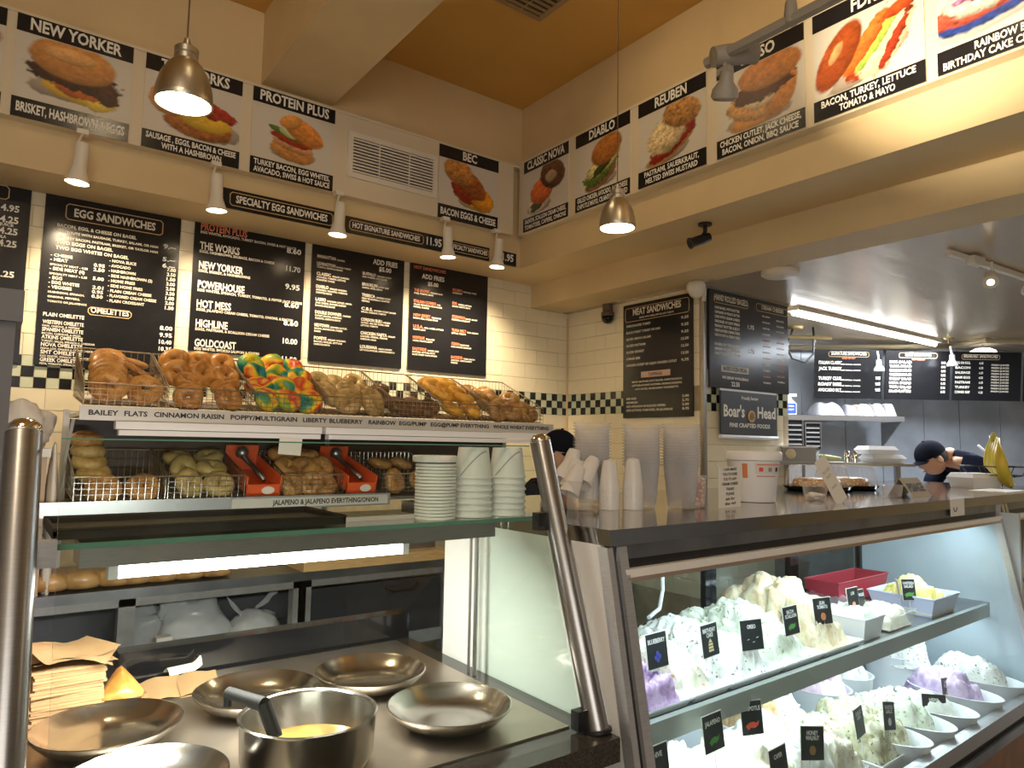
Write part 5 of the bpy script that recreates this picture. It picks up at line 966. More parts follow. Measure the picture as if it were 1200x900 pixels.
card(1175, 780, .14, ['OLIVE'], None, R(-48), w_=.06, lab='sideways card, left of the two at the right end'); card(1192, 776, .16, ['SPINACH'], None, R(-42), w_=.06, lab='sideways card, right of the two at the right end')
def spoon(label, a, b, m=steel):
    t = thing('serving_spoon', label, 'spoon'); a = CM @ Vector(a); b = CM @ Vector(b)
    MB().tube([a, a.lerp(b, .5), b], [.007, .004, .003], 8).build('handle', m, t, True)
    q = (b-a).to_track_quat('Z', 'Y').to_matrix().to_4x4()
    MB().lathe([(0, 0), (.012, .008), (.016, .025), (.010, .045), (0, .05)], 12, Matrix.Translation(b) @ q, sy=.35).build('bowl', m, t, True)
spoon('steel spoon stuck in the green flecked cheese, upper shelf', tuple(atl(900, 700, 1, .30)), tuple(atl(916, 720, 1, .24)))
spoon('steel spoon in the pink cream cheese', tuple(atl(1048, 807, 1, .16)), tuple(atl(1062, 822, 1, .13)))
spoon('white spoon hanging below the right part of the shelf', tuple(atl(1103, 745, 1, .30)), tuple(atl(1108, 775, 1, .28)), whitepl)
spoon('white spoon in the bright white cheese', tuple(atl(924, 812, 1, .18)), tuple(atl(936, 830, 1, .14)), whitepl)

# ------------------------------------------------------------------ things on the steel top
T_ = 1.3152
def cup_prof(r0, r1, h, t=.0012): return [(0, .001), (r0-.001, .001), (r0, .002), (r1-.002, h-.006), (r1+.003, h-.005), (r1+.0038, h), (r1-.001, h), (r1-.0025, h-.006), (r0-t, .004), (0, .004)]
tall_me = MB().lathe(cup_prof(.041, .056, .135), 30).mesh('deli_container', clearp, 50)
def stack(me, name, x, y, n, dz, fmt, cat, group, inv=0, z=T_):
    for k in range(n):
        o = link(name, me); o.matrix_world = cl(x, y, z+k*dz+inv) @ (Matrix.Rotation(R(180), 4, 'X') if inv else Matrix()); tag(o, fmt % ('lowest' if k == 0 else 'topmost' if k == n-1 else ORD[k]+' from below') if k < 20 else fmt % ('number %d up' % (k+1)), cat, group)
stack(tall_me, 'deli_container', .60, .27, 15, .0088, 'clear container in the right hand stack, %s', 'container', 'clear containers in the right hand stack')
stack(tall_me, 'deli_container', .505, .345, 14, .0092, 'clear container in the middle stack, %s', 'container', 'clear containers in the middle stack')
stack(tall_me, 'deli_container', .415, .47, 14, .0096, 'clear container in the back left stack, %s', 'container', 'clear containers in the back left stack')
small_me = MB().lathe([(.030, 0), (.031, .001), (.022, .075), (.018, .088), (0, .092), (0, .090), (.017, .086), (.021, .074), (.029, .001), (.030, 0)], 26).mesh('foam_cup', frost, 50)
for nm, x_, y_, n_ in (('left', .383, .365, 10), ('right', .447, .33, 11)):
    for k in range(n_):
        o = link('portion_cup', small_me); o.matrix_world = cl(x_, y_, T_+k*.0062); tag(o, 'frosted cup upside down in the %s short stack, %s' % (nm, 'lowest' if k == 0 else 'topmost' if k == n_-1 else ORD[k]+' from below'), 'cup', 'frosted cups upside down in two short stacks')
t = thing('clear_tub', 'wide clear tub holding nested white cups', 'tub', M=cl(.295, .40, T_))
MB().lathe(cup_prof(.038, .044, .085), 30).build('tub_body', clearp, t, 50)
for k, (dx, dz, a, yy) in enumerate(((-.03, .055, 28, 0), (.0, .07, 22, .03), (.025, .085, 34, .0), (.05, .06, 12, .03), (.06, .05, -8, .07), (-.01, .09, 40, .06), (.03, .10, 20, .07), (.075, .035, 4, .02))):
    o = link('portion_cup', small_me); o.matrix_world = cl(.295+dx, .415+yy, T_+dz-.01) @ Matrix.Rotation(R(a), 4, 'Y'); tag(o, 'white cup tipped over the clear tub, %s of the loose heap' % ORD[k], 'cup', 'loose white cups over the clear tub')
t = thing('pink_container', 'clear container of pink packets beside the handwritten card', 'container', M=cl(.70, .30, T_))
MB().lathe(cup_prof(.036, .042, .10), 24).build('jar', clearp, t, 50); MB().lathe([(0, .006), (.033, .008), (.037, .05), (.038, .088), (.02, .098), (0, .10)], 14).build('packets', speck('pink_packets', (.80, .45, .34), (.55, .28, .18), (.85, .8, .75), 60, .6), t)
def note_card(label, px0, px1, y, z0, h, lines, tilt=0, m=paperm, ink_=darkink, hh=.014):
    a = atl(px0, 590, 1, y); b = atl(px1, 590, 1, y); w_ = b.x-a.x
    t = thing('note_card', label, 'note', M=cl(a.x, y, z0) @ Matrix.Rotation(R(tilt), 4, 'Y'))
    MB().box(0, w_, 0, .003, 0, h).build('card', m, t); bb_ = MB()
    for i, s in enumerate(lines): letters(bb_, s, w_/2, h-(i+.85)*h/(len(lines)+.4), hh, min(w_*.86, len(s)*hh*.95), 'C', -.0005, .03)
    bb_.build('handwriting', darkink, t); return t
note_card('handwritten white card standing before the plastic bucket', 843, 868, .22, T_, .128, ['I CAN MAKE', 'YOU TO SOME', 'YOU TO ANY', 'CREAM CHEESE', 'THANKS', 'PLEASE', 'ask for', 'the girl'], hh=.0075)
t = thing('plastic_bucket', 'white lidded plastic bucket with printed labels', 'bucket', M=cl(1.10, .34, T_))
MB().lathe([(0, .001), (.072, .001), (.074, .004), (.092, .160), (.0, .160)], 40).build('bucket_body', whitepl, t, 50); MB().lathe([(.0935, .145), (.098, .147), (.099, .172), (.094, .178), (.088, .172), (0, .172)], 40).build('lid', whitepl, t, 50)
def wrapb(a0, a1, z0, z1, m, nm, off=.001): MB().grid(lambda u, v: ((.074+.018*(z0+(z1-z0)*v)/.16+off)*math.cos(R(a0+(a1-a0)*u)), (.074+.018*(z0+(z1-z0)*v)/.16+off)*math.sin(R(a0+(a1-a0)*u)), z0+(z1-z0)*v), 16, 2).build(nm, m, t)
wrapb(-172, -160, .085, .135, mat('orange_label', (.70, .25, .10), .5), 'side_label'); wrapb(-144, -60, .1, .138, mat('pale_label', (.72, .68, .66), .5), 'front_label'); wrapb(-140, -70, .130, .133, redm, 'label_line', .0018)
for a_, mm in ((-135, redm), (-113, mat('grey_ink', (.3, .3, .3), .5)), (-92, darkink), (-72, mat('grey_ink', (0, 0, 0)))): wrapb(a_, a_+9, .108, .122, mm, 'label_mark', .0018)
wrapb(-140, -90, .090, .094, mat('pale_pink', (.6, .3, .3), .5), 'label_line', .0015)
t = thing('clear_tub', 'small clear tub with a pink smear and white shreds', 'tub', M=cl(1.40, .27, T_))
MB().lathe([(.40, 0), (.5, .062), (.52, .066), (.50, .066), (.39, .003), (0, .003)], 30, None, .105, .09).build('tub_body', clearp, t, 50)
crumple('shreds', '', '', (0, 0, .004), (.035, .03, .012), paperm, 77, parent=t); MB().grid(lambda u, v: ((.049)*math.cos(R(-60+40*u)), .042*math.sin(R(-60+40*u)), .03+.03*v), 8, 2).build('pink_smear', mat('pink_smear', (.7, .12, .2), .5), t)
# leaning white card
a = atl(985, 592, 1, .12); t = thing('note_card', 'long white card leaning on the edge of the steel top', 'note', M=cl(a.x+.03, .13, T_) @ Matrix.Rotation(R(-26), 4, 'Y') @ Matrix.Rotation(R(-14), 4, 'X'))
MB().box(-.03, .045, 0, .002, 0, .175).build('card', paperm, t); b = MB(); letters(b, 'NO CASH', .007, .12, .010, .05, 'C', -.0005); letters(b, 'BACK', .007, .10, .010, .03, 'C', -.0005); letters(b, 'thanks', .007, .06, .009, .035, 'C', -.0005); b.build('handwriting', mat('faded_ink', (.45, .44, .42), .6), t)
# cake domes
cakem = speck('cake_top', (.62, .34, .12), (.40, .18, .05), (.8, .7, .5), 50, .6)
for k, (x_, lb) in enumerate(((2.00, 'left'), (2.27, 'right'))):
    t = thing('cake_dome', 'clear ribbed cake dome on a black base, %s of two' % lb, 'cake dome', M=cl(x_, .58, T_), group='cake domes on the steel top')
    MB().lathe([(0, 0), (.13, 0), (.145, .012), (.15, .022), (.14, .022), (.12, .010), (0, .008)], 40).build('base', blackgl, t, 50)
    b = MB(); n = 64
    def dome(u, v):
        a = 2*math.pi*u; rr = [.138, .132, .122, .105, 0][min(4, int(v*4.001))]; zz = [.022, .07, .105, .115, .118][min(4, int(v*4.001))]; q = 1+.018*math.sin(a*32); return (rr*q*math.cos(a), rr*q*math.sin(a), zz)
    b.grid(dome, 128, 5, wrapu=True).build('dome', clearp, t); MB().lathe([(0, .012), (.105, .012), (.11, .03), (.10, .052), (.06, .058), (0, .058)], 30).build('cake', cakem, t, True)
t = thing('clear_tub', 'small clear lidded tub left of the folded cardboard sign', 'tub', M=cl(1.865, .19, T_)); MB().lathe(cup_prof(.035, .042, .05), 24).build('tub_body', clearp, t, 50)
t = thing('cardboard_sign', 'folded cardboard sign with handwriting PSIAGE on the steel top', 'sign', M=cl(2.03, .14, T_))
cb = mat('cardboard', (.48, .42, .32), .8)
MB().hexa([(-.085, 0, 0), (.10, 0, 0), (.10, .003, 0), (-.085, .003, 0), (-.10, .05, .075), (.085, .05, .075), (.085, .053, .075), (-.10, .053, .075)]).build('front_flap', cb, t)
MB().hexa([(-.085, .10, 0), (.10, .10, 0), (.10, .103, 0), (-.085, .103, 0), (-.10, .05, .075), (.085, .05, .075), (.085, .053, .075), (-.10, .053, .075)]).build('back_flap', cb, t)
b = MB(); letters(b, 'PSIAGE', 0, .0, .034, .15, 'C', 0); o = b.build('handwriting', darkink, t); o.matrix_local = Matrix.Translation((-.0, .0125, .022)) @ Matrix.Rotation(math.atan2(-.05, .075), 4, 'X')
t = thing('taped_note', 'white note with a smiling face taped to the front edge of the steel top', 'note', M=cl(1.98, -.002, 1.262))
MB().box(-.055, .085, -.001, .001, -.012, .055).build('card', paperm, t); b = MB(); b.tube([(-.012+.016*math.cos(R(a)), -.0015, .022+.016*math.sin(R(a))) for a in range(180, 361, 20)], .0018, 5); b.build('smile', darkink, t)
t = thing('takeout_box', 'white paper takeout box right of the cardboard sign', 'box', M=CM @ Matrix.Translation(atl(1160, 574, 2, T_)+Vector((.17, .12, 0))) @ Matrix.Rotation(R(-25), 4, 'Z') @ Matrix.Scale(.78, 4)); MB().hexa([(-.11, -.09, 0), (.11, -.09, 0), (.11, .09, 0), (-.11, .09, 0), (-.13, -.11, .07), (.13, -.11, .07), (.13, .11, .07), (-.13, .11, .07)]).build('body', whitepl, t); MB().hexa([(-.13, -.11, .07), (.13, -.11, .07), (.13, .11, .07), (-.13, .11, .07), (-.11, -.09, .10), (.11, -.09, .10), (.11, .09, .10), (-.11, .09, .10)]).build('lid', whitepl, t)
tag(MB().box(-.14, .16, -.10, .06, 0, .008).build('menu_leaflet', paperm), 'white leaflet lying before the takeout box', 'leaflet').matrix_world = cl(2.80, .12, T_)
# banana stand
t = thing('fruit_basket', 'black wire basket on a stand holding bananas', 'basket', M=cl(3.27, .25, T_))
b = MB()
for r_, z_ in ((.17, .115), (.135, .07), (.06, .055)): b.tube([(r_*math.cos(a*math.pi/12), r_*math.sin(a*math.pi/12), z_) for a in range(24)], .003, 6, closed=True)
b.build('hoops', blackm, t)
b = MB()
for a in range(8): c, s_ = math.cos(a*math.pi/4), math.sin(a*math.pi/4); b.tube([(.17*c, .17*s_, .115), (.135*c, .135*s_, .07), (.06*c, .06*s_, .055), (.0, .0, .052)], .0022, 5)
b.build('ribs', blackm, t)
for a in (0, 2.1, 4.2): MB().tube([(.06*math.cos(a), .06*math.sin(a), .055), (.10*math.cos(a), .10*math.sin(a), .004)], .003, 6).build('leg', blackm, t)
ban = mat('banana_peel', (.82, .60, .06), .4, col2=(.62, .50, .05), vscale=9)
bn = thing('banana_bunch', 'bunch of yellow bananas in the black wire basket', 'bananas', M=cl(3.29, .24, T_+.045) @ Matrix.Scale(1.15, 4))
for k in range(5):
    b = MB(); pts = []; rr = []; kk = k
    P = [Vector((-.05+.022*kk, -.02+.015*kk, .19+.004*kk)), Vector((-.22+.062*kk, -.06+.022*kk, .10+.01*kk)), Vector((-.14+.050*kk, -.07+.035*kk, -.05+.014*kk)), Vector((.10+.022*kk, -.03+.03*kk, -.025+.030*kk))]
    for i in range(12):
        q = i/11; pts.append(P[0]*(1-q)**3+P[1]*3*q*(1-q)**2+P[2]*3*q*q*(1-q)+P[3]*q**3); rr.append([.006, .008, .017, .023, .026, .027, .027, .026, .023, .016, .008, .005][i])
    b.tube(pts, rr, 8).build('banana', ban, bn, True)
MB().lathe([(0, 0), (.016, 0), (.012, .03), (.006, .045), (0, .046)], 10, Matrix.Translation((-.02, .01, .175))).build('stem', mat('banana_stem', (.55, .52, .12), .6), bn)

# ------------------------------------------------------------------ kitchen beyond
t = thing('tube_light', 'long fluorescent tube under the kitchen ceiling', 'light')
MB().box(4.38, 6.62, 2.63, 2.73, 2.452, 2.475).build('fitting', whitem, t); MB().tube([(4.40, 2.68, 2.436), (6.60, 2.68, 2.436)], .016, 12).build('tube', ktube_glow, t)
area('kitchen_tube_light', (5.5, 2.68, 2.41), 2.1, 60, (.93, .97, 1), sy=.06)
def kb(px0, py0, px1, z0, z1, d0=6.2): return dep(px0, py0, d0), dep(px1, py0, d0)
ROT = Matrix(((dk.x, -nk.x, 0, 0), (dk.y, -nk.y, 0, 0), (0, 0, 1, 0), (0, 0, 0, 1)))
def kat(px, py, d): return Matrix.Translation(dep(px, py, d)) @ ROT
KMB = {
 'a': [('SIGNATURE SANDWICHES', .5, .11, .028, .52, 'C', 'w'), ('COLD OR HOT', .5, .19, .014, .2, 'C', 'r')]+[(s, .06, v, .024, .34, 'L', 'w') for s, v in (('ITALIAN CLASSIC', .30), ('JACK TURKEY', .42), ('TURKEY CLUB', .62), ('ROAST BEEF', .74), ('AVOCADO BLT', .86))]+[('with lettuce, tomato', .38, v, .010, .3, 'L', 'i') for v in (.31, .43, .63, .75, .87)]+[('9.95', .97, v, .022, .07, 'R', 'w') for v in (.30, .42, .60, .72, .84)],
 'b': [('SWEET SANDWICHES', .5, .11, .028, .40, 'C', 'w'), ('ADD BACON', .5, .19, .016, .2, 'C', 'r')]+[(s, .06, .26+i*.085, .020, .34, 'L', 'w') for i, s in enumerate(('EGG SALAD', 'TUNA SALAD', 'CHICKEN SALAD', 'WHITEFISH SALAD', 'SHRIMP SALAD', 'NOVA SPREAD', 'TOFU SALAD', 'SALAD PLATTERS'))]+[('8.95', .93, .26+i*.085, .018, .07, 'R', 'w') for i in range(8)],
 'c': [('BREAKFAST SANDWICHES', .40, .12, .026, .50, 'C', 'i')]+[(s, .03, .25+i*.10, .018, .22, 'L', 'w') for i, s in enumerate(('EGG ON ROLL', 'BACON', 'SAUSAGE', 'HAM EGG', 'PASTRAMI', 'TURKEY', 'CORNED BEEF'))]+[('6.25', .44, .25+i*.10, .016, .06, 'R', 'w') for i in range(7)]+[('FRESH JUICES', .56, .28+i*.06, .012, .26, 'L', 'i') for i in range(10)]}
for key, px0, px1, lb in (('a', 953, 1034, 'hanging kitchen menu board headed SIGNATURE SANDWICHES'), ('b', 1036, 1113, 'hanging kitchen menu board second from the left'), ('c', 1115, 1196, 'hanging kitchen menu board headed BREAKFAST SANDWICHES')):
    A_ = dep(px0, 468, 6.15); B_ = dep(px1, 468, 6.15); w_ = (B_-A_).xy.length; A_.z = 1.955; ang = math.atan2(B_.y-A_.y, B_.x-A_.x)
    board('hanging_menu_board', lb, Matrix.Translation(A_) @ Matrix.Rotation(ang, 4, 'Z') @ Matrix.Rotation(R(6), 4, 'X'), w_-.012, .425, KMB[key], [(.2, .80, .04, .15)] if key != 'c' else [(.12, .68, .05, .16)])
board('hanging_menu_board', 'hanging kitchen menu board cut by the right picture edge', Matrix.Translation(Vector((dep(1198, 468, 6.15).x, dep(1198, 468, 6.15).y, 1.955))) @ Matrix.Rotation(ang, 4, 'Z') @ Matrix.Rotation(R(6), 4, 'X'), .5, .425, [(s, .02, .28+i*.14, .026, .5, 'L', 'r') for i, s in enumerate(('COFFEE', 'LATTE', 'TEA', 'JUICE', 'SODA'))], [(.05, .9, .04, .15)])
brass = mat('brass_pipe', (.50, .38, .18), .35, .9)
A_ = dep(925, 407, 6.3); B_ = dep(1112, 406, 6.3); C_ = dep(1155, 399, 6.0); D_ = dep(1235, 402, 5.9)
t = thing('hanging_rail', 'pale pipe rail under the kitchen ceiling carrying the menu boards', 'rail')
MB().tube([A_, B_, C_, D_], .022, 10).build('pipe', mat('pale_pipe', (.62, .52, .34), .35, .5), t)
for px_ in (955, 1112, 1155, 1230):
    p = dep(px_, 402, 6.03); MB().tube([p, (p.x, p.y, 2.475)], .008, 6).lathe([(.04, 0), (.03, -.012), (0, -.014)], 12, Matrix.Translation((p.x, p.y, 2.475))).build('hanger', brass, t)
p = dep(932, 385, 5.6); t = thing('looped_cable', 'black cable loop hanging from a brass ceiling plate in the kitchen', 'cable')
MB().tube([p+Vector((.0, 0, .06)), p+Vector((-.03, .02, -.05)), p+Vector((-.06, .04, -.15)), p+Vector((-.02, .02, -.24)), p+Vector((.06, -.04, -.27)), p+Vector((.12, -.08, -.20)), p+Vector((.13, -.08, -.06)), p+Vector((.12, -.08, .02))], .009, 6).build('cable', blackm, t, True)
MB().lathe([(.06, 0), (.055, -.02), (0, -.025)], 18, Matrix.Translation((p.x, p.y, 2.475))).build('ceiling_plate', brass, t, 50)
MB().tube([p+Vector((-.1, .05, -.07)), p+Vector((.25, -.16, -.07))], .014, 8).build('pipe', brass, t)
for px_, py_, lb in ((1030, 428, 'small white clip lamp before the left kitchen menu boards'), (1116, 422, 'small white clip lamp between the kitchen menu boards')):
    t = thing('clip_lamp', lb, 'lamp', dep(px_, py_, 6.0)); MB().lathe([(0, .05), (.02, .045), (.022, 0), (.04, -.03), (.042, -.05), (0, -.052)], 16).build('shade', whitepl, t, 50); MB().tube([(0, 0, .04), (0, .01, .12)], .008, 6).build('arm', whitepl, t)
p = dep(1152, 415, 6.35); t = thing('dome_lamp', 'white glowing dome lamp behind the kitchen menu boards', 'lamp', p); MB().lathe([(.11, 0), (.10, .03), (.06, .05), (0, .055)], 24, caps=False).build('shade', mat('dome_glow', (1, 1, 1), .5, emis=2.5, ecol=(.95, .98, 1)), t, True); MB().tube([(0, 0, .05), (0, 0, 2.475-p.z)], .01, 6).build('stem', steel, t)
# track light on the kitchen ceiling
t = thing('track_light', 'cream track light on the kitchen ceiling at the right', 'track light')
a = at(1112, 296, 2, 2.455); b_ = at(1230, 335, 2, 2.455); d = (b_-a).normalized()
MB().tube([a, b_], .018, 4).build('track', whitem, t); MB().tube([at(1137, 304, 2, 2.445), at(1150, 308, 2, 2.445)], .028, 4).build('feed_box', whitem, t)
for px_, py_, tx in ((1150, 335, (-.55, -.2, -.35)), (1200, 352, (-.1, -.4, -.25))):
    p = at(px_+10, py_-18, 2, 2.40); q0 = at(px_+12, py_-28, 2, 2.45)
    MB().tube([q0, Vector((q0.x, q0.y, 2.40)), p+Vector((0, 0, -.03))], .007, 6).build('arm', whitem, t)
    A = Matrix.Translation(p+Vector((0, 0, -.04))) @ Vector(tx).to_track_quat('-Z', 'Y').to_matrix().to_4x4()
    h_ = MB().lathe([(0, .05), (.028, .045), (.034, 0), (.034, -.06), (.030, -.061), (0, -.055)], 18, A).build('lamp_head', whitem, t, 50)
    MB().lathe([(0, -.056), (.029, -.056), (.029, -.058), (0, -.059)], 18, A).build('bulb_face', mat('dim_glow', (1, 1, 1), .5, emis=3, ecol=(1, .95, .8)), h_)
# steel shelf with wrapped stacks
SA = dep(918, 484, 6.0); SA.z = 1.80; SB = dep(1060, 490, 6.0); sw = (SB-SA).xy.length; SM = Matrix.Translation(SA) @ Matrix.Rotation(math.atan2(SB.y-SA.y, SB.x-SA.x), 4, 'Z')
t = thing('wall_shelf', 'steel wall shelf in the kitchen carrying wrapped stacks', 'shelf', M=SM)
MB().box(-.25, sw, 0, .34, -.004, .0).box(-.25, sw, 0, .004, -.045, 0).build('shelf_board', steel, t); MB().prismx([(0.01, -.045), (.33, -.27), (.33, -.045)], sw-.03, sw-.02).build('bracket', steelg, t); MB().prismx([(0.01, -.045), (.33, -.27), (.33, -.045)], .0, .01).build('bracket', steelg, t)
for k, (x0_, x1_, h_) in enumerate(((.30, .55, .12), (.56, .66, .10), (.66, .80, .11), (.80, .90, .12), (.90, .99, .12))):
    q = MB().grid(lambda u, v, k=k: (x0_+(x1_-x0_)*u, .03+.25*v, .002+h_*min(1, 5*min(u, 1-u))**.5*min(1, 5*min(v, 1-v))**.5*(.9+.2*blob_n((u*4, v*4, k)))), 14, 12).build('wrapped_stack', mat('wrapped_grey', (.42, .43, .46), .25, col2=(.24, .24, .26), vscale=9) if k != 2 else mat('wrapped_pink', (.6, .45, .42), .4), None, 60)
    q.matrix_world = SM; tag(q, 'plastic wrapped stack of containers on the kitchen wall shelf, %s from the left' % ORD[k], 'wrapped stack', 'wrapped stacks on the kitchen shelf')
t = thing('spray_bottle', 'white spray bottle with a blue label at the left end of the kitchen shelf', 'bottle', M=SM @ Matrix.Translation((.10, .12, .001)))
MB().lathe([(0, 0), (.055, 0), (.06, .01), (.06, .10), (.02, .14), (.018, .16), (0, .16)], 20, sy=.6).build('bottle_body', whitepl, t, 50); MB().box(-.042, .042, -.038, -.036, .012, .10).build('blue_label', mat('blue_label', (.03, .09, .55), .4), t); MB().box(-.02, .06, -.015, .015, .16, .185).build('trigger_head', whitepl, t)
b = MB(); letters(b, 'FRESH', 0, .07, .012, .05, 'C', -.039); letters(b, 'SCENT', 0, .04, .012, .05, 'C', -.039); b.build('label_lettering', whitepl, t)
# ticket racks under the shelf
for k, (pxa, pxb, pya, pyb) in enumerate(((922, 941, 492, 523), (945, 962, 496, 525))):
    A_ = dep(pxa, pyb, 5.9); B_ = dep(pxb, pyb, 5.9); zt = dep(pxa, pya, 5.9).z; w_ = (B_-A_).xy.length
    t = thing('tray_rack', 'dark slotted tray rack below the kitchen shelf, %s of two' % ('left' if k == 0 else 'right'), 'rack', M=Matrix.Translation(A_) @ Matrix.Rotation(math.atan2(B_.y-A_.y, B_.x-A_.x), 4, 'Z')); h_ = zt-A_.z
    MB().box(0, w_, .02, .25, 0, h_).build('case', blackm, t); MB().box(-.008, 0, 0, .03, -.01, h_+.01).box(w_, w_+.008, 0, .03, -.01, h_+.01).box(0, w_, 0, .03, h_, h_+.01).build('frame', steel, t)
    for q in range(5): MB().box(.004, w_-.004, .004, .02, h_*(q+.3)/5.5, h_*(q+.3)/5.5+.012).build('slat', steelg, t)
    MB().box(.0, w_, .03, .24, -A_.z+.0, 0).build('stand', steelg, t)
# kitchen pass shelf with clamshells and jars
PA = dep(926, 560, 4.5); PB = dep(1072, 545, 4.5); pw = (PB-PA).xy.length; PM = Matrix.Translation((PA.x, PA.y, 1.425)) @ Matrix.Rotation(math.atan2(PB.y-PA.y, PB.x-PA.x), 4, 'Z')
t = thing('pass_shelf', 'steel pass shelf behind the deli case carrying jars and foam boxes', 'shelf', M=PM)
MB().box(-.1, pw, 0, .35, -.02, 0).build('shelf_board', steel, t); MB().box(-.1, pw, .02, .34, -.45, -.38).build('worktop', steeld, t); MB().box(-.1, pw, .06, .34, -1.425, -.45).build('cabinet', steelg, t)
for x_ in (-.08, pw-.04): MB().box(x_, x_+.03, .15, .18, -.38, -.02).build('upright', steel, t)
for k, (x_, z_, s_) in enumerate(((.66, 0, 1), (.62, .055, .9))):
    c = thing('foam_box', 'closed white foam takeout box on the pass shelf, %s' % ('lower' if k == 0 else 'upper'), 'box', M=PM @ Matrix.Translation((x_, .14, z_)), group='foam boxes on the pass shelf')
    MB().hexa([(-.09*s_, -.08, 0), (.09*s_, -.08, 0), (.09*s_, .08, 0), (-.09*s_, .08, 0), (-.11*s_, -.10, .03), (.11*s_, -.10, .03), (.11*s_, .10, .03), (-.11*s_, .10, .03)]).build('base', whitepl, c); MB().hexa([(-.11*s_, -.10, .03), (.11*s_, -.10, .03), (.11*s_, .10, .03), (-.11*s_, .10, .03), (-.09*s_, -.08, .055), (.09*s_, -.08, .055), (.09*s_, .08, .055), (-.09*s_, .08, .055)]).build('lid', whitepl, c)
for k, x_ in enumerate((.41, .46)):
    c = thing('steel_shaker', 'small steel shaker on the pass shelf, %s of two' % ('left' if k == 0 else 'right'), 'shaker', M=PM @ Matrix.Translation((x_, .1, 0)), group='steel shakers'); MB().lathe([(0, 0), (.021, 0), (.021, .06), (.015, .072), (0, .074)], 14).build('body', chrome, c, 50)
c = thing('lettuce_wrapper', 'yellow green wrapped roll on the pass shelf', 'wrapper', M=PM @ Matrix.Translation((.30, .10, .02))); MB().tube([(-.07, 0, .02), (.0, 0, .005), (.07, 0, 0)], [.012, .02, .014], 10).build('roll', mat('lime_wrap', (.65, .68, .30), .5), c, True)
c = thing('slicer', 'small white machine with a round knob at the left end of the pass shelf', 'machine', M=PM @ Matrix.Translation((.08, .10, 0))); MB().box(-.09, .13, 0, .12, 0, .09).build('body', steel, c); MB().box(-.10, .14, -.01, .13, .09, .10).build('top_plate', whitepl, c); MB().lathe([(0, 0), (.032, 0), (.034, .012), (.02, .02), (0, .02)], 20, Matrix.Translation((-.04, -.001, .05)) @ Matrix.Rotation(R(90), 4, 'X')).build('knob', mat('cream_knob', (.7, .6, .4), .4), c, 50)

# ------------------------------------------------------------------ people
skin = mat('skin', (.62, .36, .23), .5, var=.05, vscale=30, sss=.05); hairm = mat('dark_hair', (.02, .015, .012), .6); navy = mat('navy_cotton', (.008, .011, .026), .9, var=.2, vscale=30, spec=.15); capm = mat('navy_cap', (.004, .005, .011), .9, spec=.15)
trous = mat('dark_trousers', (.03, .03, .035), .8)
def skinned(name, verts, edges, radii, m, parent, root=0, levels=2):
    me = bpy.data.meshes.new(name); me.from_pydata([tuple(v) for v in verts], edges, []); o = link(name, me, parent); me.materials.append(m)
    sk = o.modifiers.new('Skin', 'SKIN'); sk.use_smooth_shade = True
    for i, r_ in enumerate(radii):
        d = me.skin_vertices[0].data[i]; d.radius = (r_, r_) if not isinstance(r_, tuple) else r_; d.use_root = i == root
    sb = o.modifiers.new('Subsurf', 'SUBSURF'); sb.levels = levels; sb.render_levels = levels
    return o
def head_part(b, M, s=1.0):
    def fn(u, v):
        a = 2*math.pi*u; p = math.pi*(.01+.98*v); x, y, z = math.sin(p)*math.sin(a), math.sin(p)*math.cos(a), math.cos(p)
        # y forward is the face
        wx = .074*(1-.18*max(0, -z)**1.5); wy = .096*(1-.10*max(0, -z)); wz = .118
        X, Y, Z = x*wx, y*wy, z*wz
        if y > 0:
            nose = math.exp(-((x/.16)**2))*math.exp(-(((z+.12)/.20)**2)); Y += .022*nose*y
            chin = math.exp(-((x/.4)**2))*math.exp(-(((z+.82)/.22)**2)); Y += .020*chin*y
            brow = math.exp(-(((z-.18)/.12)**2)); Y += .005*brow*y
            eye = math.exp(-(((abs(x)-.40)/.16)**2))*math.exp(-(((z-.0)/.12)**2)); Y -= .010*eye
            lips = math.exp(-((x/.3)**2))*math.exp(-(((z+.48)/.07)**2)); Y += .006*lips
        return (X*s, Y*s, Z*s)
    b.grid(fn, 40, 28, M, wrapu=True)
    return b
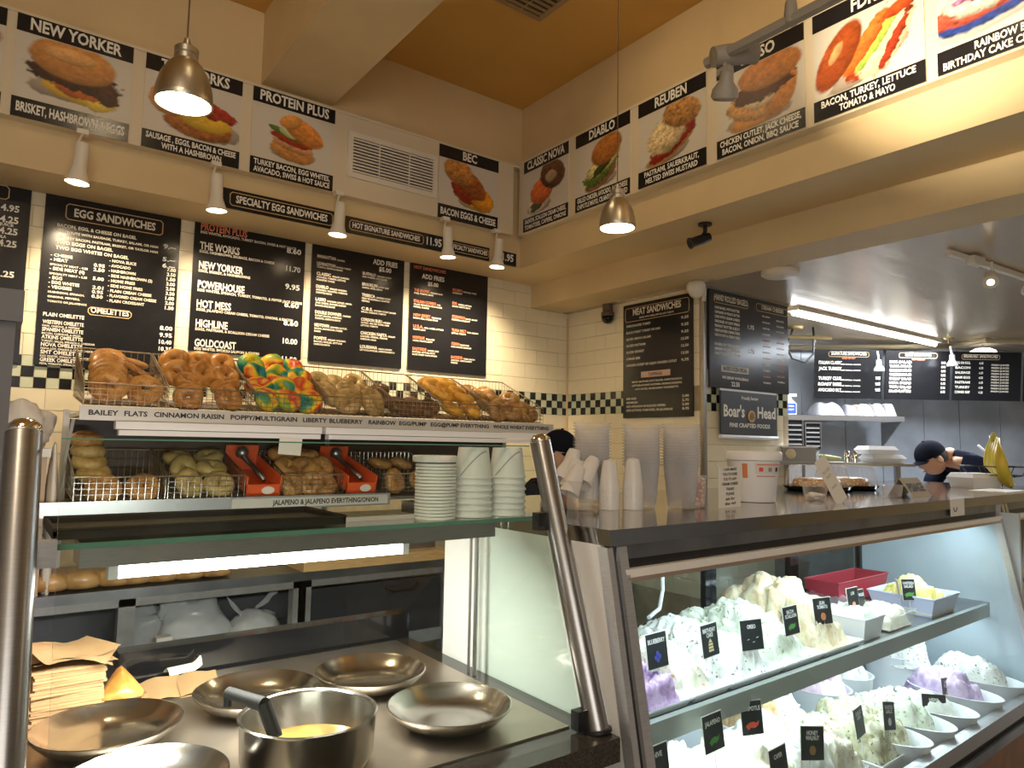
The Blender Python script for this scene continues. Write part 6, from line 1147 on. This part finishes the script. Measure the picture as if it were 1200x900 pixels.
def person(name, label, hc, face, lean, hip_off, nk_=(-.045, -.13), stoop=False):
    """hc head centre, face azimuth (rad, about z), lean pitch of the head"""
    t = thing(name, label, 'person', (hc.x, hc.y, 0)); Rz = Matrix.Rotation(face, 4, 'Z'); F = Rz @ Vector((0, 1, 0)); S = Rz @ Vector((1, 0, 0)); z0 = Vector((0, 0, 1))
    H0 = Vector((0, 0, hc.z)); nb_ = H0+F*nk_[0]+z0*nk_[1]; ch = nb_+hip_off*.28-z0*.16; ab = nb_+hip_off*.7-z0*.36; hp = nb_+hip_off-z0*.52
    shL, shR = nb_-S*.17+hip_off*.10-z0*.07, nb_+S*.17+hip_off*.10-z0*.07
    if stoop: nb_ = nb_+z0*.055; ch = nb_-F*.13-z0*.03; ab = ch-F*.16-z0*.12; hp = ab-F*.05-z0*.24; shL = ch-S*.18+F*.05-z0*.01; shR = ch+S*.18+F*.05-z0*.01
    knee = (hp.z)*.52
    V = [hp, ab, ch, nb_, nb_+z0*.07+F*.01]; E_ = [(0, 1), (1, 2), (2, 3), (3, 4)]; Rr = [(.15, .11), (.145, .105), (.15, .105), .06, .052]
    for sgn, sh in ((-1, shL), (1, shR)):
        el = sh+F*.14-z0*.24+S*sgn*.04; wr = el+F*.22-z0*.02-S*sgn*.05; pl_ = wr+F*.07
        i = len(V); V += [sh, el, wr, pl_]; E_ += [(2, i), (i, i+1), (i+1, i+2), (i+2, i+3)]; Rr += [.062, .043, .028, (.034, .018)]
        kn = hp+S*sgn*.10; kn = Vector((kn.x, kn.y, knee))+F*.03; an = Vector((kn.x, kn.y, .09))-F*.04; to = an+F*.15; to.z = .035; hj = hp+S*sgn*.09-z0*.05
        i = len(V); V += [hj, kn, an, to]; E_ += [(0, i), (i, i+1), (i+1, i+2), (i+2, i+3)]; Rr += [.09, .062, .042, .035]
    skinned('body', V, E_, Rr, skin, t)
    # shirt and trousers follow the body
    Vs = [hp+z0*.02, ab, ch, nb_-z0*(.005 if stoop else .035)]; Es = [(0, 1), (1, 2), (2, 3)]; Rs = [(.165, .125), (.16, .12), (.168, .122), .082]
    for sgn, sh in ((-1, shL), (1, shR)):
        el = sh+F*.14-z0*.24+S*sgn*.04; i = len(Vs); Vs += [sh, sh.lerp(el, .8)]; Es += [(2, i), (i, i+1)]; Rs += [.078, .062]
    skinned('shirt', Vs, Es, Rs, navy, t)
    Vt = [hp+z0*.02]; Et = []; Rt = [(.165, .125)]
    for sgn in (-1, 1):
        kn = hp+S*sgn*.10; kn = Vector((kn.x, kn.y, knee))+F*.03; an = Vector((kn.x, kn.y, .09))-F*.04; i = len(Vt); Vt += [hp+S*sgn*.09-z0*.06, kn, an]; Et += [(0, i), (i, i+1), (i+1, i+2)]; Rt += [.10, .075, .058]
    skinned('trousers', Vt, Et, Rt, trous, t)
    for sgn in (-1, 1):      # shoes
        kn = hp+S*sgn*.10; q = Vector((kn.x, kn.y, 0))-F*.04
        MB().grid(lambda u, v: (lambda w: (w[0], w[1]+.05, w[2]))(superq(u, v, .052, .145, .05, .6)), 16, 10, Matrix.Translation(q+F*.02) @ Rz).build('shoe', blackm, t, True)
    for sgn, sh in ((-1, shL), (1, shR)):      # fingers
        el = sh+F*.14-z0*.24+S*sgn*.04; wr = el+F*.22-z0*.02-S*sgn*.05; pl_ = wr+F*.07
        for f_ in range(4):
            base = pl_+S*(f_-1.5)*.019; l_ = (.055, .068, .073, .06)[f_ if sgn > 0 else 3-f_]
            MB().tube([base, base+F*l_*.45-z0*.005, base+F*l_*.8-z0*.022, base+F*l_*.9-z0*.045], [.009, .0085, .0075, .006], 8).build('finger', skin, t, True)
        b0 = wr+F*.02-S*sgn*.028; MB().tube([b0, b0+F*.03-S*sgn*.022-z0*.01, b0+F*.06-S*sgn*.024-z0*.025], [.012, .010, .008], 8).build('thumb', skin, t, True)
    HM = Matrix.Translation(H0) @ Rz @ Matrix.Rotation(-lean, 4, 'X')
    hd = head_part(MB(), HM).build('head', skin, t, True)
    for sgn in (-1, 1):
        MB().lathe([(0, .008), (.014, .010), (.021, .004), (.018, -.004), (0, -.006)], 14, HM @ Matrix.Translation((sgn*.076, -.008, -.012)) @ Matrix.Rotation(R(78*sgn), 4, 'Y'), sx=1.45, sy=.95).build('ear', skin, hd, True)
        MB().lathe([(0, -.010), (.009, -.004), (.010, 0), (.007, .005), (0, .007)], 10, HM @ Matrix.Translation((sgn*.030, .083, .0)) @ Matrix.Rotation(R(-90), 4, 'X')).build('eye', mat('eye_white', (.7, .68, .65), .2), hd, True)
        MB().tube([HM @ Vector((sgn*.016, .097, .018)), HM @ Vector((sgn*.032, .094, .023)), HM @ Vector((sgn*.046, .080, .017))], .003, 5).build('eyebrow', hairm, hd)
    MB().tube([HM @ Vector((-.022, .090, -.060)), HM @ Vector((0, .098, -.058)), HM @ Vector((.022, .090, -.060))], [.003, .0045, .003], 6).build('lips', mat('lips', (.45, .18, .14), .5), hd, True)
    b = MB()
    def hair(u, v):
        a = 2*math.pi*u; p = math.pi*(.02+.60*v); x, y, z = math.sin(p)*math.sin(a), math.sin(p)*math.cos(a), math.cos(p)
        k = 1.03 if y < .35 else .97
        if y > .2 and z < .35: k = .90
        if z < .05 and abs(x) > .55 and y > -.3: k = .93
        return (x*.076*k, y*.098*k-.002, z*.120*k)
    b.grid(hair, 32, 16, HM, wrapu=True).build('hair', hairm, t, True)
    cp = MB()
    def capf(u, v):
        a = 2*math.pi*u; p = math.pi*.5*(.02+.98*v); x, y, z = math.sin(p)*math.sin(a), math.sin(p)*math.cos(a), math.cos(p); return (x*.086, y*.108-.002, .022+z*.108)
    cp.grid(capf, 32, 12, HM, wrapu=True); c = cp.build('cap', capm, t, True)
    MB().grid(lambda u, v: (.068*(2*u-1), .092*math.sqrt(max(0, 1-.65*(2*u-1)**2))+.075*v*(1-.55*(2*u-1)**2), .030-.012*v-.016*(2*u-1)**2), 14, 6, HM).build('brim', capm, c, True)
    MB().lathe([(0, .0), (.008, -.002), (.009, -.006), (0, -.008)], 10, HM @ Matrix.Translation((0, -.002, .137))).build('button', capm, c, True)
    return t, HM, nb_, ch
hc = dep(1092, 537, 5.0)
faceang = math.atan2(.80, .60)       # facing away to the left
t, HM, nb_, ch = person('person', 'person in a navy cap and navy T-shirt bending over the kitchen counter', hc, faceang, R(28), Vector((.30, -.22, 0)), (-.12, -.045), True)
p0 = Vector((.17, -.20, hc.z-.10)); 
MB().tube([nb_+Vector((.08, -.16, .085)), nb_+Vector((.15, -.20, .02)), nb_+Vector((.20, -.22, -.10))], .008, 6).build('apron_strap', whitepl, t, True)
hc2 = dep(655, 532, 3.7)
person('person', 'person in a black cap mostly hidden behind the right steel post', hc2, math.atan2(-.25, -.9), R(10), Vector((.0, .06, 0)))
